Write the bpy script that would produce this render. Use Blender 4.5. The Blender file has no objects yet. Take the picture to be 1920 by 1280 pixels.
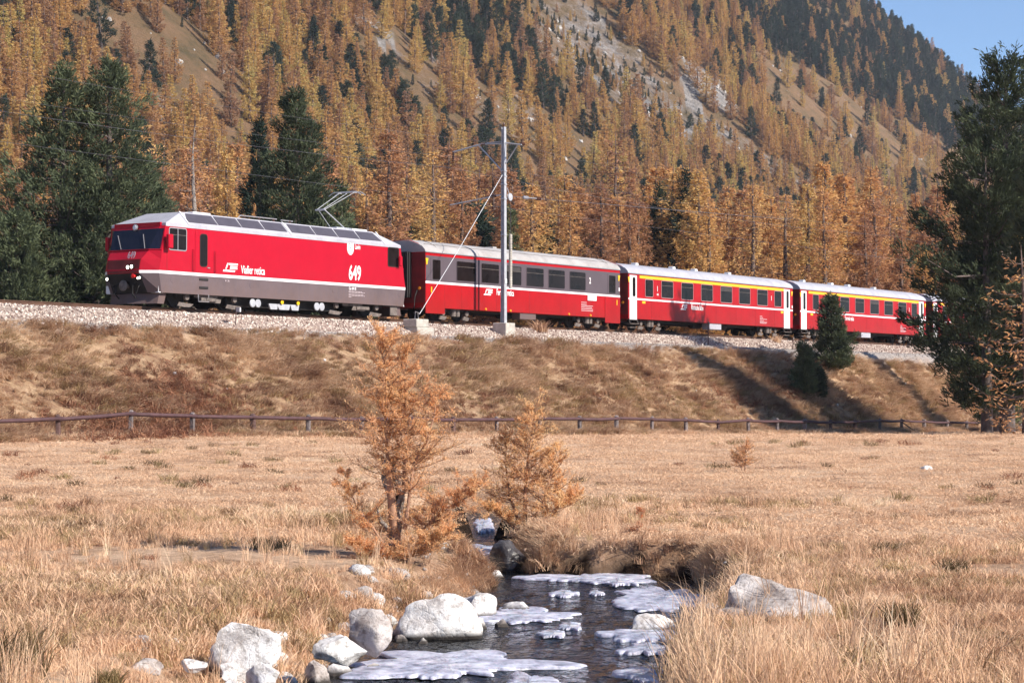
import bpy, math, random
import numpy as np
from mathutils import Vector, Matrix, Euler

C = bpy.context.scene.collection
scene = bpy.context.scene
rnd = random.Random(7)
rng = np.random.default_rng(11)

# ------------------------------------------------------------------ camera, sky, sun, exposure
F = 4000.0                      # focal length in pixels of the 1920 px wide photograph
HZ = 738.0                      # picture row of the horizon
CZ = 1.35                       # eye height over the meadow
cam = bpy.data.cameras.new("camera"); cam.sensor_width = 36; cam.lens = 36 * F / 1920
cam.clip_start = 0.2; cam.clip_end = 9000
camo = bpy.data.objects.new("camera", cam); C.objects.link(camo)
camo.location = (0, 0, CZ)
camo.rotation_euler = (math.radians(90) + math.atan((HZ - 640) / F), 0, 0)
scene.camera = camo

SUNV = Vector((0.88, -0.475, 0)).normalized()
SUN_EL = math.radians(35)
sun_az = math.atan2(SUNV.x, SUNV.y)
world = bpy.data.worlds.new("World"); scene.world = world; world.use_nodes = True
nt = world.node_tree
bg = nt.nodes.get("Background") or nt.nodes.new("ShaderNodeBackground")
sky = nt.nodes.new("ShaderNodeTexSky"); sky.sky_type = 'NISHITA'; sky.sun_disc = False
sky.sun_elevation = SUN_EL; sky.sun_rotation = sun_az
sky.altitude = 2400; sky.air_density = 1.0; sky.dust_density = 0.05; sky.ozone_density = 4.5
nt.links.new(sky.outputs[0], bg.inputs[0]); bg.inputs[1].default_value = 0.105
sun = bpy.data.lights.new("sun", 'SUN'); sun.energy = 4.6; sun.angle = math.radians(0.5)
sun.color = (1.0, 0.93, 0.82)
suno = bpy.data.objects.new("sun", sun); C.objects.link(suno)
sd = Vector((SUNV.x * math.cos(SUN_EL), SUNV.y * math.cos(SUN_EL), math.sin(SUN_EL)))
suno.rotation_euler = sd.to_track_quat('Z', 'Y').to_euler(); suno.location = (40, -30, 60)
scene.view_settings.view_transform = 'Standard'; scene.view_settings.look = 'None'
scene.view_settings.exposure = 0.72; scene.view_settings.gamma = 1.0
scene.view_settings.use_curve_mapping = False
scene.cycles.max_bounces = 6; scene.cycles.diffuse_bounces = 3; scene.cycles.glossy_bounces = 3
scene.cycles.transparent_max_bounces = 8; scene.cycles.transmission_bounces = 3
scene.cycles.caustics_reflective = False; scene.cycles.caustics_refractive = False
scene.cycles.use_denoising = True

# ------------------------------------------------------------------ track frame: t along the train, w towards the camera
P0 = np.array([-12.7, 78.1]); DV = np.array([0.5505, 0.8348]); NV = np.array([0.8348, -0.5505])
RZ = CZ + 3.2                   # rail top
TRK_ANG = math.atan2(DV[1], DV[0])
def tw(t, w, z=0.0):
    return Vector((P0[0] + DV[0] * t + NV[0] * w, P0[1] + DV[1] * t + NV[1] * w, z))
def to_tw(X, Y):
    dx = X - P0[0]; dy = Y - P0[1]
    return dx * DV[0] + dy * DV[1], dx * NV[0] + dy * NV[1]
def t_at(px, w=0.0):
    r = (px - 960) / F
    x0 = P0[0] + NV[0] * w; y0 = P0[1] + NV[1] * w
    return (r * y0 - x0) / (DV[0] - r * DV[1])
def side(px, py, w=0.0):
    """picture position on the plane at offset w of the track -> (t, height over rail)"""
    t = t_at(px, w); Y = P0[1] + DV[1] * t + NV[1] * w
    return t, (HZ - py) / F * Y + CZ - RZ
def at(px, Y, z=0.0):
    return Vector(((px - 960) / F * Y, Y, z))

# ------------------------------------------------------------------ noise
def _hash(ix, iy, s):
    h = (ix.astype(np.int64) * 374761393 + iy.astype(np.int64) * 668265263 + s * 974634777) & 0x7fffffff
    h = ((h ^ (h >> 13)) * 1274126177) & 0x7fffffff
    return ((h ^ (h >> 16)) & 0xffff) / 65535.0
def vnoise(x, y, s=0):
    ix = np.floor(x); iy = np.floor(y); fx = x - ix; fy = y - iy
    fx = fx * fx * (3 - 2 * fx); fy = fy * fy * (3 - 2 * fy)
    a = _hash(ix, iy, s); b = _hash(ix + 1, iy, s); c = _hash(ix, iy + 1, s); d = _hash(ix + 1, iy + 1, s)
    return (a + (b - a) * fx) * (1 - fy) + (c + (d - c) * fx) * fy
def fbm(x, y, s=0, o=4):
    r = 0; a = 0.5; n = 0
    for k in range(o):
        r = r + a * vnoise(x * 2 ** k, y * 2 ** k, s + k); n += a; a *= 0.5
    return r / n - 0.5
def sstep(a, b, x):
    t = np.clip((x - a) / (b - a), 0, 1); return t * t * (3 - 2 * t)

# ------------------------------------------------------------------ ground height
WATER = -0.30
_ys = np.array([960, 985, 1010, 1030, 1045, 1060, 1074, 1080, 1100, 1130, 1160, 1190, 1220, 1250, 1280, 1340, 1500])
_xl = np.array([868, 886, 888, 884, 874, 880, 908, 925, 930, 880, 800, 745, 690, 640, 590, 480, 300])
_xr = np.array([900, 930, 928, 932, 945, 962, 985, 1290, 1312, 1335, 1328, 1290, 1268, 1250, 1240, 1230, 1200])
def stream_dist(X, Y):
    """metres inside the stream's outline (positive) or outside it (negative), per vertex"""
    Ys = np.maximum(Y, 1.0)
    row = HZ + (CZ - WATER) * F / Ys; px = 960 + X / Ys * F
    l = np.interp(row, _ys, _xl); r = np.interp(row, _ys, _xr)
    d = np.minimum(px - l, r - px) / F * Ys
    d = np.where(Y > 29.5, d - (Y - 29.5) * 0.6, d)
    d = np.where(Y < 3, -3, d)
    side_right = (px - (l + r) / 2) > 0
    return d, side_right
def fence_w(t):
    return np.interp(t, [-30, -11, 10, 25, 40, 52, 64, 90], [8.9, 8.9, 10.6, 11.6, 11.0, 9.4, 8.6, 8.6])
def meadow_z(X, Y):
    z = np.where(Y > 64, -0.0152 * (np.minimum(Y, 140) - 64), 0.0)
    z = z + 0.20 * fbm(X * 0.2, Y * 0.14, 3) * sstep(18, 40, Y) + 0.07 * fbm(X * 0.9, Y * 0.9, 9)
    z = z + 0.05 * fbm(X * 2.6, Y * 2.6, 15) * (1 - sstep(24, 40, Y))
    return z
HU0 = 172.0
def hill_z(X, Y):
    u = -0.866 * X + 0.5 * Y; v = 0.5 * X + 0.866 * Y
    q = u - HU0 + 14 * fbm(v / 170, u / 400, 41)
    rib = (np.sin(v / 15.5 + 2.2 * fbm(v / 120, u / 300, 21, 2) + 0.6) * 0.5 + 0.5) ** 1.4
    h = CZ + 0.86 * q + (rib * 11 - 5 + 13 * fbm(v / 70, u / 190, 23, 3) + 4 * fbm(v / 14, u / 30, 29, 3)) * np.clip((u - HU0 - 10) / 120, 0, 1)
    h = h - np.maximum(v - 1125, 0) * 0.9
    return h
def ground_z(X, Y):
    X = np.asarray(X, float); Y = np.asarray(Y, float)
    t, w = to_tw(X, Y)
    zm = meadow_z(X, Y)
    wt = fence_w(t) - 0.6
    wg = np.interp(t, [-30, 10, 30, 60], [2.5, 2.9, 3.9, 4.2]) + 0.5 * fbm(t / 3.0, t * 0, 31)
    k = np.clip((wt - w) / (wt - wg), 0, 1)
    kk = 0.82 * k + 0.18 * k * k * (3 - 2 * k)
    crest = RZ - 0.85
    bank = zm + (crest - zm) * kk + (0.32 * fbm(X * 0.55, Y * 0.55, 5) + 0.10 * fbm(X * 2.2, Y * 2.2, 6)) * np.sin(np.pi * np.clip(k, 0, 1)) ** 0.6
    z = np.where(w > wt, zm, bank)
    z = np.where(w < wg, crest, z)
    back = crest - 0.5 - 0.012 * (w + 6) + 0.5 * fbm(X / 9, Y / 9, 8)
    z = np.where(w < -3.6, crest + (back - crest) * sstep(-3.6, -6.5, w), z)
    hz = hill_z(X, Y)
    m = 7.0
    dd = np.clip((hz - z) / m, -30, 30)
    soft = z + m * np.log1p(np.exp(dd)) - 0.0
    z = np.where((w < -8) & (Y > 40), np.where(hz - z < -m * 4, z, z + (soft - z) * sstep(-8, -40, w)), z)
    # stream bed and its banks
    d, rs = stream_dist(X, Y)
    wb = np.where(rs | (Y > 19.6), 0.16, 0.75)
    wb = np.where(rs & (Y < 17), 0.30, wb); wb = np.where((Y > 18.8) & (Y < 24), 0.34, wb); wb = np.where(Y >= 25.5, 1.1, wb)
    dn = d + 0.10 * fbm(X * 3.1, Y * 3.1, 12) + 0.10 * fbm(X * 11, Y * 11, 13)
    inside = WATER - 0.10 - 0.10 * sstep(0.05, 0.8, dn) + 0.05 * fbm(X * 5, Y * 5, 17)
    kb = np.clip(-dn / wb, 0, 1)
    edge = (WATER - 0.10) + (z - WATER + 0.10) * (kb ** 0.7)
    z = np.where((Y > 3) & (Y < 36), np.where(dn > 0, inside, np.where(kb < 1, edge, z)), z)
    return z
def gz(X, Y):
    return float(ground_z(np.array([X]), np.array([Y]))[0])

# ------------------------------------------------------------------ mesh helpers
class MB:
    def __init__(s): s.v = []; s.f = []; s.m = []
    def add(s, vs, fs, m=0):
        b = len(s.v); s.v += [tuple(p) for p in vs]; s.f += [tuple(b + i for i in f) for f in fs]; s.m += [m] * len(fs); return s
    def box(s, x0, x1, y0, y1, z0, z1, m=0):
        vs = [(x, y, z) for x in (x0, x1) for y in (y0, y1) for z in (z0, z1)]
        return s.add(vs, [(0, 1, 3, 2), (4, 6, 7, 5), (0, 4, 5, 1), (2, 3, 7, 6), (0, 2, 6, 4), (1, 5, 7, 3)], m)
    def bbox(s, x0, x1, y0, y1, z0, z1, b=0.01, m=0):
        """box with chamfered edges"""
        X = (x0, x1); Y = (y0, y1); Z = (z0, z1); vs = []; idx = {}
        for i in (0, 1):
            for j in (0, 1):
                for k in (0, 1):
                    sx, sy, sz = (b if i == 0 else -b), (b if j == 0 else -b), (b if k == 0 else -b)
                    idx[i, j, k, 0] = len(vs); vs.append((X[i], Y[j] + sy, Z[k] + sz))
                    idx[i, j, k, 1] = len(vs); vs.append((X[i] + sx, Y[j], Z[k] + sz))
                    idx[i, j, k, 2] = len(vs); vs.append((X[i] + sx, Y[j] + sy, Z[k]))
        fs = []
        for i in (0, 1): fs.append([idx[i, 0, 0, 0], idx[i, 1, 0, 0], idx[i, 1, 1, 0], idx[i, 0, 1, 0]][::(-1 if i == 0 else 1)])
        for j in (0, 1): fs.append([idx[0, j, 0, 1], idx[1, j, 0, 1], idx[1, j, 1, 1], idx[0, j, 1, 1]][::(1 if j == 0 else -1)])
        for k in (0, 1): fs.append([idx[0, 0, k, 2], idx[1, 0, k, 2], idx[1, 1, k, 2], idx[0, 1, k, 2]][::(-1 if k == 0 else 1)])
        for j in (0, 1):
            for k in (0, 1): fs.append([idx[0, j, k, 1], idx[1, j, k, 1], idx[1, j, k, 2], idx[0, j, k, 2]])
        for i in (0, 1):
            for k in (0, 1): fs.append([idx[i, 0, k, 0], idx[i, 1, k, 0], idx[i, 1, k, 2], idx[i, 0, k, 2]])
            for j in (0, 1): fs.append([idx[i, j, 0, 0], idx[i, j, 1, 0], idx[i, j, 1, 1], idx[i, j, 0, 1]])
            for j in (0, 1):
                for k in (0, 1): fs.append([idx[i, j, k, 0], idx[i, j, k, 1], idx[i, j, k, 2]])
        return s.add(vs, fs, m)
    def prism(s, poly, axis, a, b, m=0):
        """poly in the two other axes (order x,y,z without axis), extruded from a to b"""
        def P(p, h):
            q = list(p); q.insert(axis, h); return q
        n = len(poly); vs = [P(p, a) for p in poly] + [P(p, b) for p in poly]
        fs = [tuple(range(n)), tuple(range(2 * n - 1, n - 1, -1))] + [(i, n + i, n + (i + 1) % n, (i + 1) % n) for i in range(n)]
        return s.add(vs, fs, m)
    def tube(s, pts, r, n=6, m=0, cap=True):
        pts = [Vector(p) for p in pts]; rs = r if hasattr(r, '__len__') else [r] * len(pts)
        vs = []; up = Vector((0.12, 0.23, 1)).normalized()
        for i, p in enumerate(pts):
            d = (pts[min(i + 1, len(pts) - 1)] - pts[max(i - 1, 0)]).normalized()
            a = d.cross(up)
            if a.length < 1e-3: a = d.cross(Vector((1, 0, 0)))
            a.normalize(); b = d.cross(a)
            for k in range(n):
                an = 2 * math.pi * k / n
                vs.append(p + (a * math.cos(an) + b * math.sin(an)) * rs[i])
        fs = [(i * n + k, i * n + (k + 1) % n, (i + 1) * n + (k + 1) % n, (i + 1) * n + k) for i in range(len(pts) - 1) for k in range(n)]
        if cap: fs += [tuple(range(n - 1, -1, -1)), tuple(range((len(pts) - 1) * n, len(pts) * n))]
        return s.add(vs, fs, m)
    def lathe(s, prof, o, ax, n=16, m=0):
        """prof: list of (distance along ax, radius)"""
        ax = Vector(ax).normalized(); a = ax.orthogonal().normalized(); b = ax.cross(a); o = Vector(o)
        vs = [o + ax * h + (a * math.cos(2 * math.pi * k / n) + b * math.sin(2 * math.pi * k / n)) * r for h, r in prof for k in range(n)]
        fs = [(i * n + k, i * n + (k + 1) % n, (i + 1) * n + (k + 1) % n, (i + 1) * n + k) for i in range(len(prof) - 1) for k in range(n)]
        fs += [tuple(range(n - 1, -1, -1)), tuple(range((len(prof) - 1) * n, len(prof) * n))]
        return s.add(vs, fs, m)
    def build(s, name, mats, parent=None, smooth=False, angle=None):
        me = bpy.data.meshes.new(name); me.from_pydata(s.v, [], s.f)
        if not isinstance(mats, (list, tuple)): mats = [mats]
        for m in mats: me.materials.append(m)
        if len(mats) > 1: me.polygons.foreach_set('material_index', s.m)
        import bmesh
        bm = bmesh.new(); bm.from_mesh(me); bmesh.ops.recalc_face_normals(bm, faces=bm.faces); bm.to_mesh(me); bm.free()
        if smooth: me.polygons.foreach_set('use_smooth', [True] * len(me.polygons))
        if angle: me.set_sharp_from_angle(angle=math.radians(angle))
        me.update()
        o = bpy.data.objects.new(name, me); C.objects.link(o)
        if parent: o.parent = parent
        return o
def mesh_np(name, V, Q, mats, mi=None, smooth=False, link=True, tris=False):
    k = 3 if tris else 4
    me = bpy.data.meshes.new(name)
    me.vertices.add(len(V)); me.vertices.foreach_set('co', np.asarray(V, np.float32).ravel())
    me.loops.add(len(Q) * k); me.loops.foreach_set('vertex_index', np.asarray(Q, np.int32).ravel())
    me.polygons.add(len(Q)); me.polygons.foreach_set('loop_start', np.arange(len(Q), dtype=np.int32) * k)
    for m in (mats if isinstance(mats, (list, tuple)) else [mats]): me.materials.append(m)
    if mi is not None: me.polygons.foreach_set('material_index', np.asarray(mi, np.int32))
    if smooth: me.polygons.foreach_set('use_smooth', np.ones(len(Q), bool))
    me.update(calc_edges=True)
    o = bpy.data.objects.new(name, me)
    if link: C.objects.link(o)
    return o
def tag(o, label=None, cat=None, group=None, kind=None):
    if label: o['label'] = label
    if cat: o['category'] = cat
    if group: o['group'] = group
    if kind: o['kind'] = kind
    return o
def empty(name, loc, rz=0.0, label=None, cat=None, group=None):
    o = bpy.data.objects.new(name, None); C.objects.link(o); o.location = loc; o.rotation_euler = (0, 0, rz)
    o.empty_display_size = 0.3
    return tag(o, label, cat, group)
def copy_obj(o, parent=None):
    c = o.copy(); C.objects.link(c)
    if parent is not None: c.parent = parent
    for ch in [x for x in list(o.children)]:
        copy_obj(ch, c)
    return c

# ------------------------------------------------------------------ materials
def nodes(m):
    m.use_nodes = True; n = m.node_tree; return n, n.nodes, n.links
def pbr(name, col, rough=0.5, metal=0.0, var=0.0, scale=3.0, bump=0.0, bscale=20.0, spec=None, coat=0.0, col2=None, coords='Object', emis=None):
    m = bpy.data.materials.new(name); n, N, L = nodes(m); b = N['Principled BSDF']
    b.inputs['Roughness'].default_value = rough; b.inputs['Metallic'].default_value = metal
    if spec is not None: b.inputs['Specular IOR Level'].default_value = spec
    if coat: b.inputs['Coat Weight'].default_value = coat; b.inputs['Coat Roughness'].default_value = 0.08
    c4 = (*col, 1)
    if emis: b.inputs['Emission Color'].default_value = (*emis[0], 1); b.inputs['Emission Strength'].default_value = emis[1]
    if var or col2:
        tc = N.new('ShaderNodeTexCoord'); tx = N.new('ShaderNodeTexNoise'); tx.inputs['Scale'].default_value = scale
        tx.inputs['Detail'].default_value = 6; tx.inputs['Roughness'].default_value = 0.65
        L.new(tc.outputs[coords], tx.inputs['Vector'])
        r = N.new('ShaderNodeValToRGB'); L.new(tx.outputs[0], r.inputs[0])
        c2 = col2 if col2 else tuple(x * (1 - var) for x in col)
        r.color_ramp.elements[0].position = 0.35; r.color_ramp.elements[1].position = 0.65
        r.color_ramp.elements[0].color = (*c2, 1); r.color_ramp.elements[1].color = c4
        L.new(r.outputs[0], b.inputs['Base Color'])
    else: b.inputs['Base Color'].default_value = c4
    if bump:
        tc = N.new('ShaderNodeTexCoord'); tb = N.new('ShaderNodeTexNoise'); tb.inputs['Scale'].default_value = bscale; tb.inputs['Detail'].default_value = 5
        L.new(tc.outputs[coords], tb.inputs['Vector'])
        bp = N.new('ShaderNodeBump'); bp.inputs['Strength'].default_value = bump; bp.inputs['Distance'].default_value = 0.05
        L.new(tb.outputs[0], bp.inputs['Height']); L.new(bp.outputs[0], b.inputs['Normal'])
    return m
def ramp(N, L, fac, stops):
    r = N.new('ShaderNodeValToRGB'); e = r.color_ramp.elements
    while len(e) < len(stops): e.new(0.5)
    for i, (p, c) in enumerate(stops): e[i].position = p; e[i].color = (*c, 1)
    L.new(fac, r.inputs[0]); return r.outputs[0]
def mixc(N, L, fac, a, b, mode='MIX'):
    x = N.new('ShaderNodeMix'); x.data_type = 'RGBA'; x.blend_type = mode
    if hasattr(fac, 'links'): L.new(fac, x.inputs[0])
    else: x.inputs[0].default_value = fac
    for s, k in ((a, 6), (b, 7)):
        if hasattr(s, 'links'): L.new(s, x.inputs[k])
        else: x.inputs[k].default_value = (*s, 1)
    return x.outputs[2]
def leafy(name, stops, scale=0.8, transl=0.35, rough=0.7, randmix=0.55, fine=9.0, world=None):
    """foliage or grass: colour differs between individuals and between clumps"""
    m = bpy.data.materials.new(name); n, N, L = nodes(m)
    b = N['Principled BSDF']; b.inputs['Roughness'].default_value = rough; b.inputs['Specular IOR Level'].default_value = 0.15
    tc = N.new('ShaderNodeTexCoord'); oi = N.new('ShaderNodeObjectInfo')
    tx = N.new('ShaderNodeTexNoise'); tx.inputs['Scale'].default_value = scale; tx.inputs['Detail'].default_value = 3
    if world:
        gp = N.new('ShaderNodeNewGeometry'); tx.inputs['Scale'].default_value = world; tx.inputs['Detail'].default_value = 6; tx.inputs['Roughness'].default_value = 0.65
        L.new(gp.outputs['Position'], tx.inputs['Vector'])
    else: L.new(tc.outputs['Object'], tx.inputs['Vector'])
    t2 = N.new('ShaderNodeTexNoise'); t2.inputs['Scale'].default_value = fine; t2.inputs['Detail'].default_value = 2
    L.new(tc.outputs['Object'], t2.inputs['Vector'])
    a = N.new('ShaderNodeMath'); a.operation = 'MULTIPLY'; a.inputs[1].default_value = randmix; L.new(oi.outputs['Random'], a.inputs[0])
    s1 = N.new('ShaderNodeMath'); s1.operation = 'MULTIPLY_ADD'; s1.inputs[1].default_value = 1.5 if world else 0.75; L.new(tx.outputs[0], s1.inputs[0]); L.new(a.outputs[0], s1.inputs[2])
    s2 = N.new('ShaderNodeMath'); s2.operation = 'MULTIPLY_ADD'; s2.inputs[1].default_value = 0.55; L.new(t2.outputs[0], s2.inputs[0]); L.new(s1.outputs[0], s2.inputs[2])
    s3 = N.new('ShaderNodeMath'); s3.operation = 'SUBTRACT'; s3.inputs[1].default_value = 0.15 + randmix / 2 + (0.375 if world else 0); L.new(s2.outputs[0], s3.inputs[0])
    col = ramp(N, L, s3.outputs[0], stops)
    L.new(col, b.inputs['Base Color'])
    tr = N.new('ShaderNodeBsdfTranslucent'); L.new(col, tr.inputs[0])
    mx = N.new('ShaderNodeMixShader'); mx.inputs[0].default_value = transl
    L.new(b.outputs[0], mx.inputs[1]); L.new(tr.outputs[0], mx.inputs[2]); L.new(mx.outputs[0], N['Material Output'].inputs[0])
    return m
M = {}
M['red'] = pbr('red_paint', (0.44, 0.003, 0.020), 0.42, var=0.10, scale=1.5, spec=0.22)
M['red_coach'] = pbr('coach_red_paint', (0.42, 0.0035, 0.008), 0.42, var=0.2, scale=1.3, spec=0.22)
M['red_dull_shade'] = pbr('dull_red_and_front_shade', (0.22, 0.012, 0.012), 0.6, var=0.4, scale=2)  # dull red for coach ends, seams, and the shade on the locomotive front panel
M['grey'] = pbr('grey_lower_body_paint', (0.135, 0.108, 0.125), 0.6, var=0.25, scale=1.1, spec=0.2)
M['band'] = pbr('charcoal_window_band', (0.10, 0.075, 0.088), 0.5, var=0.12, scale=1.0)
M['white'] = pbr('white_paint', (0.80, 0.79, 0.80), 0.4, var=0.08, scale=2)
M['roofw'] = pbr('pale_grey_roof_paint', (0.46, 0.45, 0.50), 0.5, var=0.22, scale=1.4)
M['roofc'] = pbr('dusty_coach_roof', (0.46, 0.43, 0.42), 0.65, var=0.32, scale=0.9, bump=0.05, bscale=3)
M['yellow'] = pbr('yellow_stripe_paint', (0.85, 0.50, 0.01), 0.4, var=0.08)
M['grille'] = pbr('dark_roof_grille', (0.115, 0.10, 0.12), 0.35, metal=0.3, var=0.2, scale=2)
M['glass'] = pbr('dark_tinted_glass', (0.018, 0.012, 0.012), 0.10, spec=0.09, var=0.5, scale=1.2)
M['glassb'] = pbr('windscreen_glass', (0.010, 0.011, 0.024), 0.05, spec=0.3)
M['black'] = pbr('black_underframe', (0.018, 0.015, 0.015), 0.7, var=0.4, scale=4)
M['rubber'] = pbr('black_gangway_rubber', (0.015, 0.012, 0.012), 0.85)
M['under'] = pbr('dusty_underframe_metal', (0.21, 0.17, 0.15), 0.7, var=0.6, scale=6)
M['steel'] = pbr('bright_metal_trim', (0.45, 0.43, 0.44), 0.45, metal=0.6)
M['galv'] = pbr('galvanised_steel', (0.50, 0.51, 0.55), 0.5, metal=0.15, var=0.25, scale=5)
M['conc'] = pbr('pale_concrete', (0.56, 0.52, 0.46), 0.9, var=0.35, scale=3, bump=0.4, bscale=18)
M['lamp'] = pbr('headlamp_glass', (0.9, 0.88, 0.8), 0.1, emis=((1, 0.93, 0.78), 3.0))
M['lampoff'] = pbr('unlit_lamp_glass', (0.7, 0.72, 0.75), 0.1)
M['redlamp'] = pbr('red_hose_cock', (0.75, 0.01, 0.01), 0.3)
M['amber'] = pbr('amber_marker', (0.9, 0.35, 0.02), 0.3)
M['wood'] = pbr('grey_weathered_post_wood', (0.26, 0.21, 0.20), 0.9, var=0.6, scale=7, bump=0.5, bscale=14)
M['woodd'] = pbr('brown_post_wood', (0.14, 0.075, 0.065), 0.9, var=0.5, scale=7, bump=0.5, bscale=14)
M['railw'] = pbr('reddish_brown_fence_rail', (0.10, 0.045, 0.048), 0.75, var=0.4, scale=3, bump=0.3, bscale=10)
M['rail'] = pbr('rusty_rail_steel', (0.16, 0.08, 0.05), 0.6, metal=0.3, var=0.4)
M['tie'] = pbr('dark_sleeper', (0.08, 0.06, 0.05), 0.9, var=0.4)
M['wire'] = pbr('wire_copper_grey', (0.13, 0.125, 0.14), 0.6, metal=0.3)
M['ins'] = pbr('brown_insulator', (0.10, 0.045, 0.03), 0.25)
def grime(m, z0, z1, col, amt):
    """brake dust thrown up on the lower body"""
    n, N, L = nodes(m); b = N['Principled BSDF']; src = b.inputs['Base Color'].links[0].from_socket
    tc = N.new('ShaderNodeTexCoord'); sx = N.new('ShaderNodeSeparateXYZ'); L.new(tc.outputs['Object'], sx.inputs[0])
    mr = N.new('ShaderNodeMapRange'); mr.inputs[1].default_value = z1; mr.inputs[2].default_value = z0; L.new(sx.outputs[2], mr.inputs[0])
    mp = N.new('ShaderNodeMapping'); mp.inputs['Scale'].default_value = (2.5, 1, 0.5); L.new(tc.outputs['Object'], mp.inputs[0])
    t = N.new('ShaderNodeTexNoise'); t.inputs['Scale'].default_value = 2.4; t.inputs['Detail'].default_value = 7; t.inputs['Roughness'].default_value = 0.7; L.new(mp.outputs[0], t.inputs['Vector'])
    m1 = N.new('ShaderNodeMath'); m1.operation = 'MULTIPLY'; L.new(mr.outputs[0], m1.inputs[0]); L.new(t.outputs[0], m1.inputs[1])
    m2 = N.new('ShaderNodeMath'); m2.operation = 'MULTIPLY'; m2.inputs[1].default_value = amt; m2.use_clamp = True; L.new(m1.outputs[0], m2.inputs[0])
    L.new(mixc(N, L, m2.outputs[0], src, col), b.inputs['Base Color'])
grime(M['red_coach'], 0.3, 1.5, (0.16, 0.03, 0.02), 0.65); grime(M['grey'], 0.4, 1.6, (0.16, 0.10, 0.08), 1.1); grime(M['red'], 1.2, 2.2, (0.26, 0.02, 0.02), 0.3)
M['blind'] = pbr('grey_window_blind', (0.05, 0.042, 0.042), 0.7, var=0.3)
M['letter'] = pbr('white_lettering', (0.83, 0.80, 0.80), 0.5)
M['lettersm'] = pbr('faded_small_lettering', (0.60, 0.50, 0.52), 0.6)
# ------------------------------------------------------------------ ground sheets
def ground_material():
    m = bpy.data.materials.new('dry_autumn_ground'); n, N, L = nodes(m); b = N['Principled BSDF']
    b.inputs['Roughness'].default_value = 0.95; b.inputs['Specular IOR Level'].default_value = 0.1
    at_ = N.new('ShaderNodeAttribute'); at_.attribute_name = 'zone'
    sep = N.new('ShaderNodeSeparateColor'); L.new(at_.outputs['Color'], sep.inputs[0])
    tc = N.new('ShaderNodeTexCoord')
    def noise(sc, det=5, rough=0.6, stretch=None):
        t = N.new('ShaderNodeTexNoise'); t.inputs['Scale'].default_value = sc; t.inputs['Detail'].default_value = det; t.inputs['Roughness'].default_value = rough
        if stretch:
            mp = N.new('ShaderNodeMapping'); mp.inputs['Scale'].default_value = stretch; L.new(tc.outputs['Object'], mp.inputs[0]); L.new(mp.outputs[0], t.inputs['Vector'])
        else: L.new(tc.outputs['Object'], t.inputs['Vector'])
        return t.outputs[0]
    straw = ramp(N, L, noise(0.55, 8, 0.72), [(0.26, (0.33, 0.19, 0.125)), (0.42, (0.58, 0.37, 0.25)), (0.56, (0.80, 0.56, 0.40)), (0.75, (0.86, 0.65, 0.48))])
    fine = ramp(N, L, noise(7.0, 6, 0.75, (1, 2.2, 1)), [(0.3, (0.42, 0.36, 0.30)), (0.5, (0.85, 0.82, 0.78)), (0.7, (1.12, 1.1, 1.05))])
    meadow = mixc(N, L, 1.0, straw, fine, 'MULTIPLY')
    slope = ramp(N, L, noise(0.9, 8, 0.75), [(0.30, (0.14, 0.06, 0.04)), (0.42, (0.27, 0.155, 0.10)), (0.52, (0.42, 0.285, 0.18)), (0.68, (0.64, 0.45, 0.31))])
    slope = mixc(N, L, 0.8, slope, fine, 'MULTIPLY')
    c = mixc(N, L, sep.outputs[0], meadow, slope)
    grav = ramp(N, L, noise(16, 4, 0.8), [(0.3, (0.16, 0.13, 0.12)), (0.5, (0.36, 0.32, 0.30)), (0.7, (0.52, 0.46, 0.43))])
    c = mixc(N, L, sep.outputs[1], c, grav)
    mud_shade = ramp(N, L, noise(6, 6), [(0.3, (0.010, 0.006, 0.005)), (0.6, (0.030, 0.018, 0.012)), (0.8, (0.10, 0.065, 0.045))])  # wet bank soil, darkened further to stand for shade under the overhang
    bed = ramp(N, L, noise(14, 3, 0.5), [(0.35, (0.012, 0.013, 0.012)), (0.5, (0.05, 0.05, 0.045)), (0.62, (0.14, 0.12, 0.09)), (0.72, (0.22, 0.20, 0.18))])
    gm = N.new('ShaderNodeNewGeometry'); sx = N.new('ShaderNodeSeparateXYZ'); L.new(gm.outputs['Position'], sx.inputs[0])
    mr = N.new('ShaderNodeMapRange'); mr.inputs[1].default_value = -0.31; mr.inputs[2].default_value = -0.36; L.new(sx.outputs[2], mr.inputs[0])
    mud_shade = mixc(N, L, mr.outputs[0], mud_shade, bed)
    c = mixc(N, L, sep.outputs[2], c, mud_shade)
    L.new(c, b.inputs['Base Color'])
    bp = N.new('ShaderNodeBump'); bp.inputs['Strength'].default_value = 0.9; bp.inputs['Distance'].default_value = 0.08
    L.new(noise(9, 8, 0.8), bp.inputs['Height']); L.new(bp.outputs[0], b.inputs['Normal'])
    return m
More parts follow.
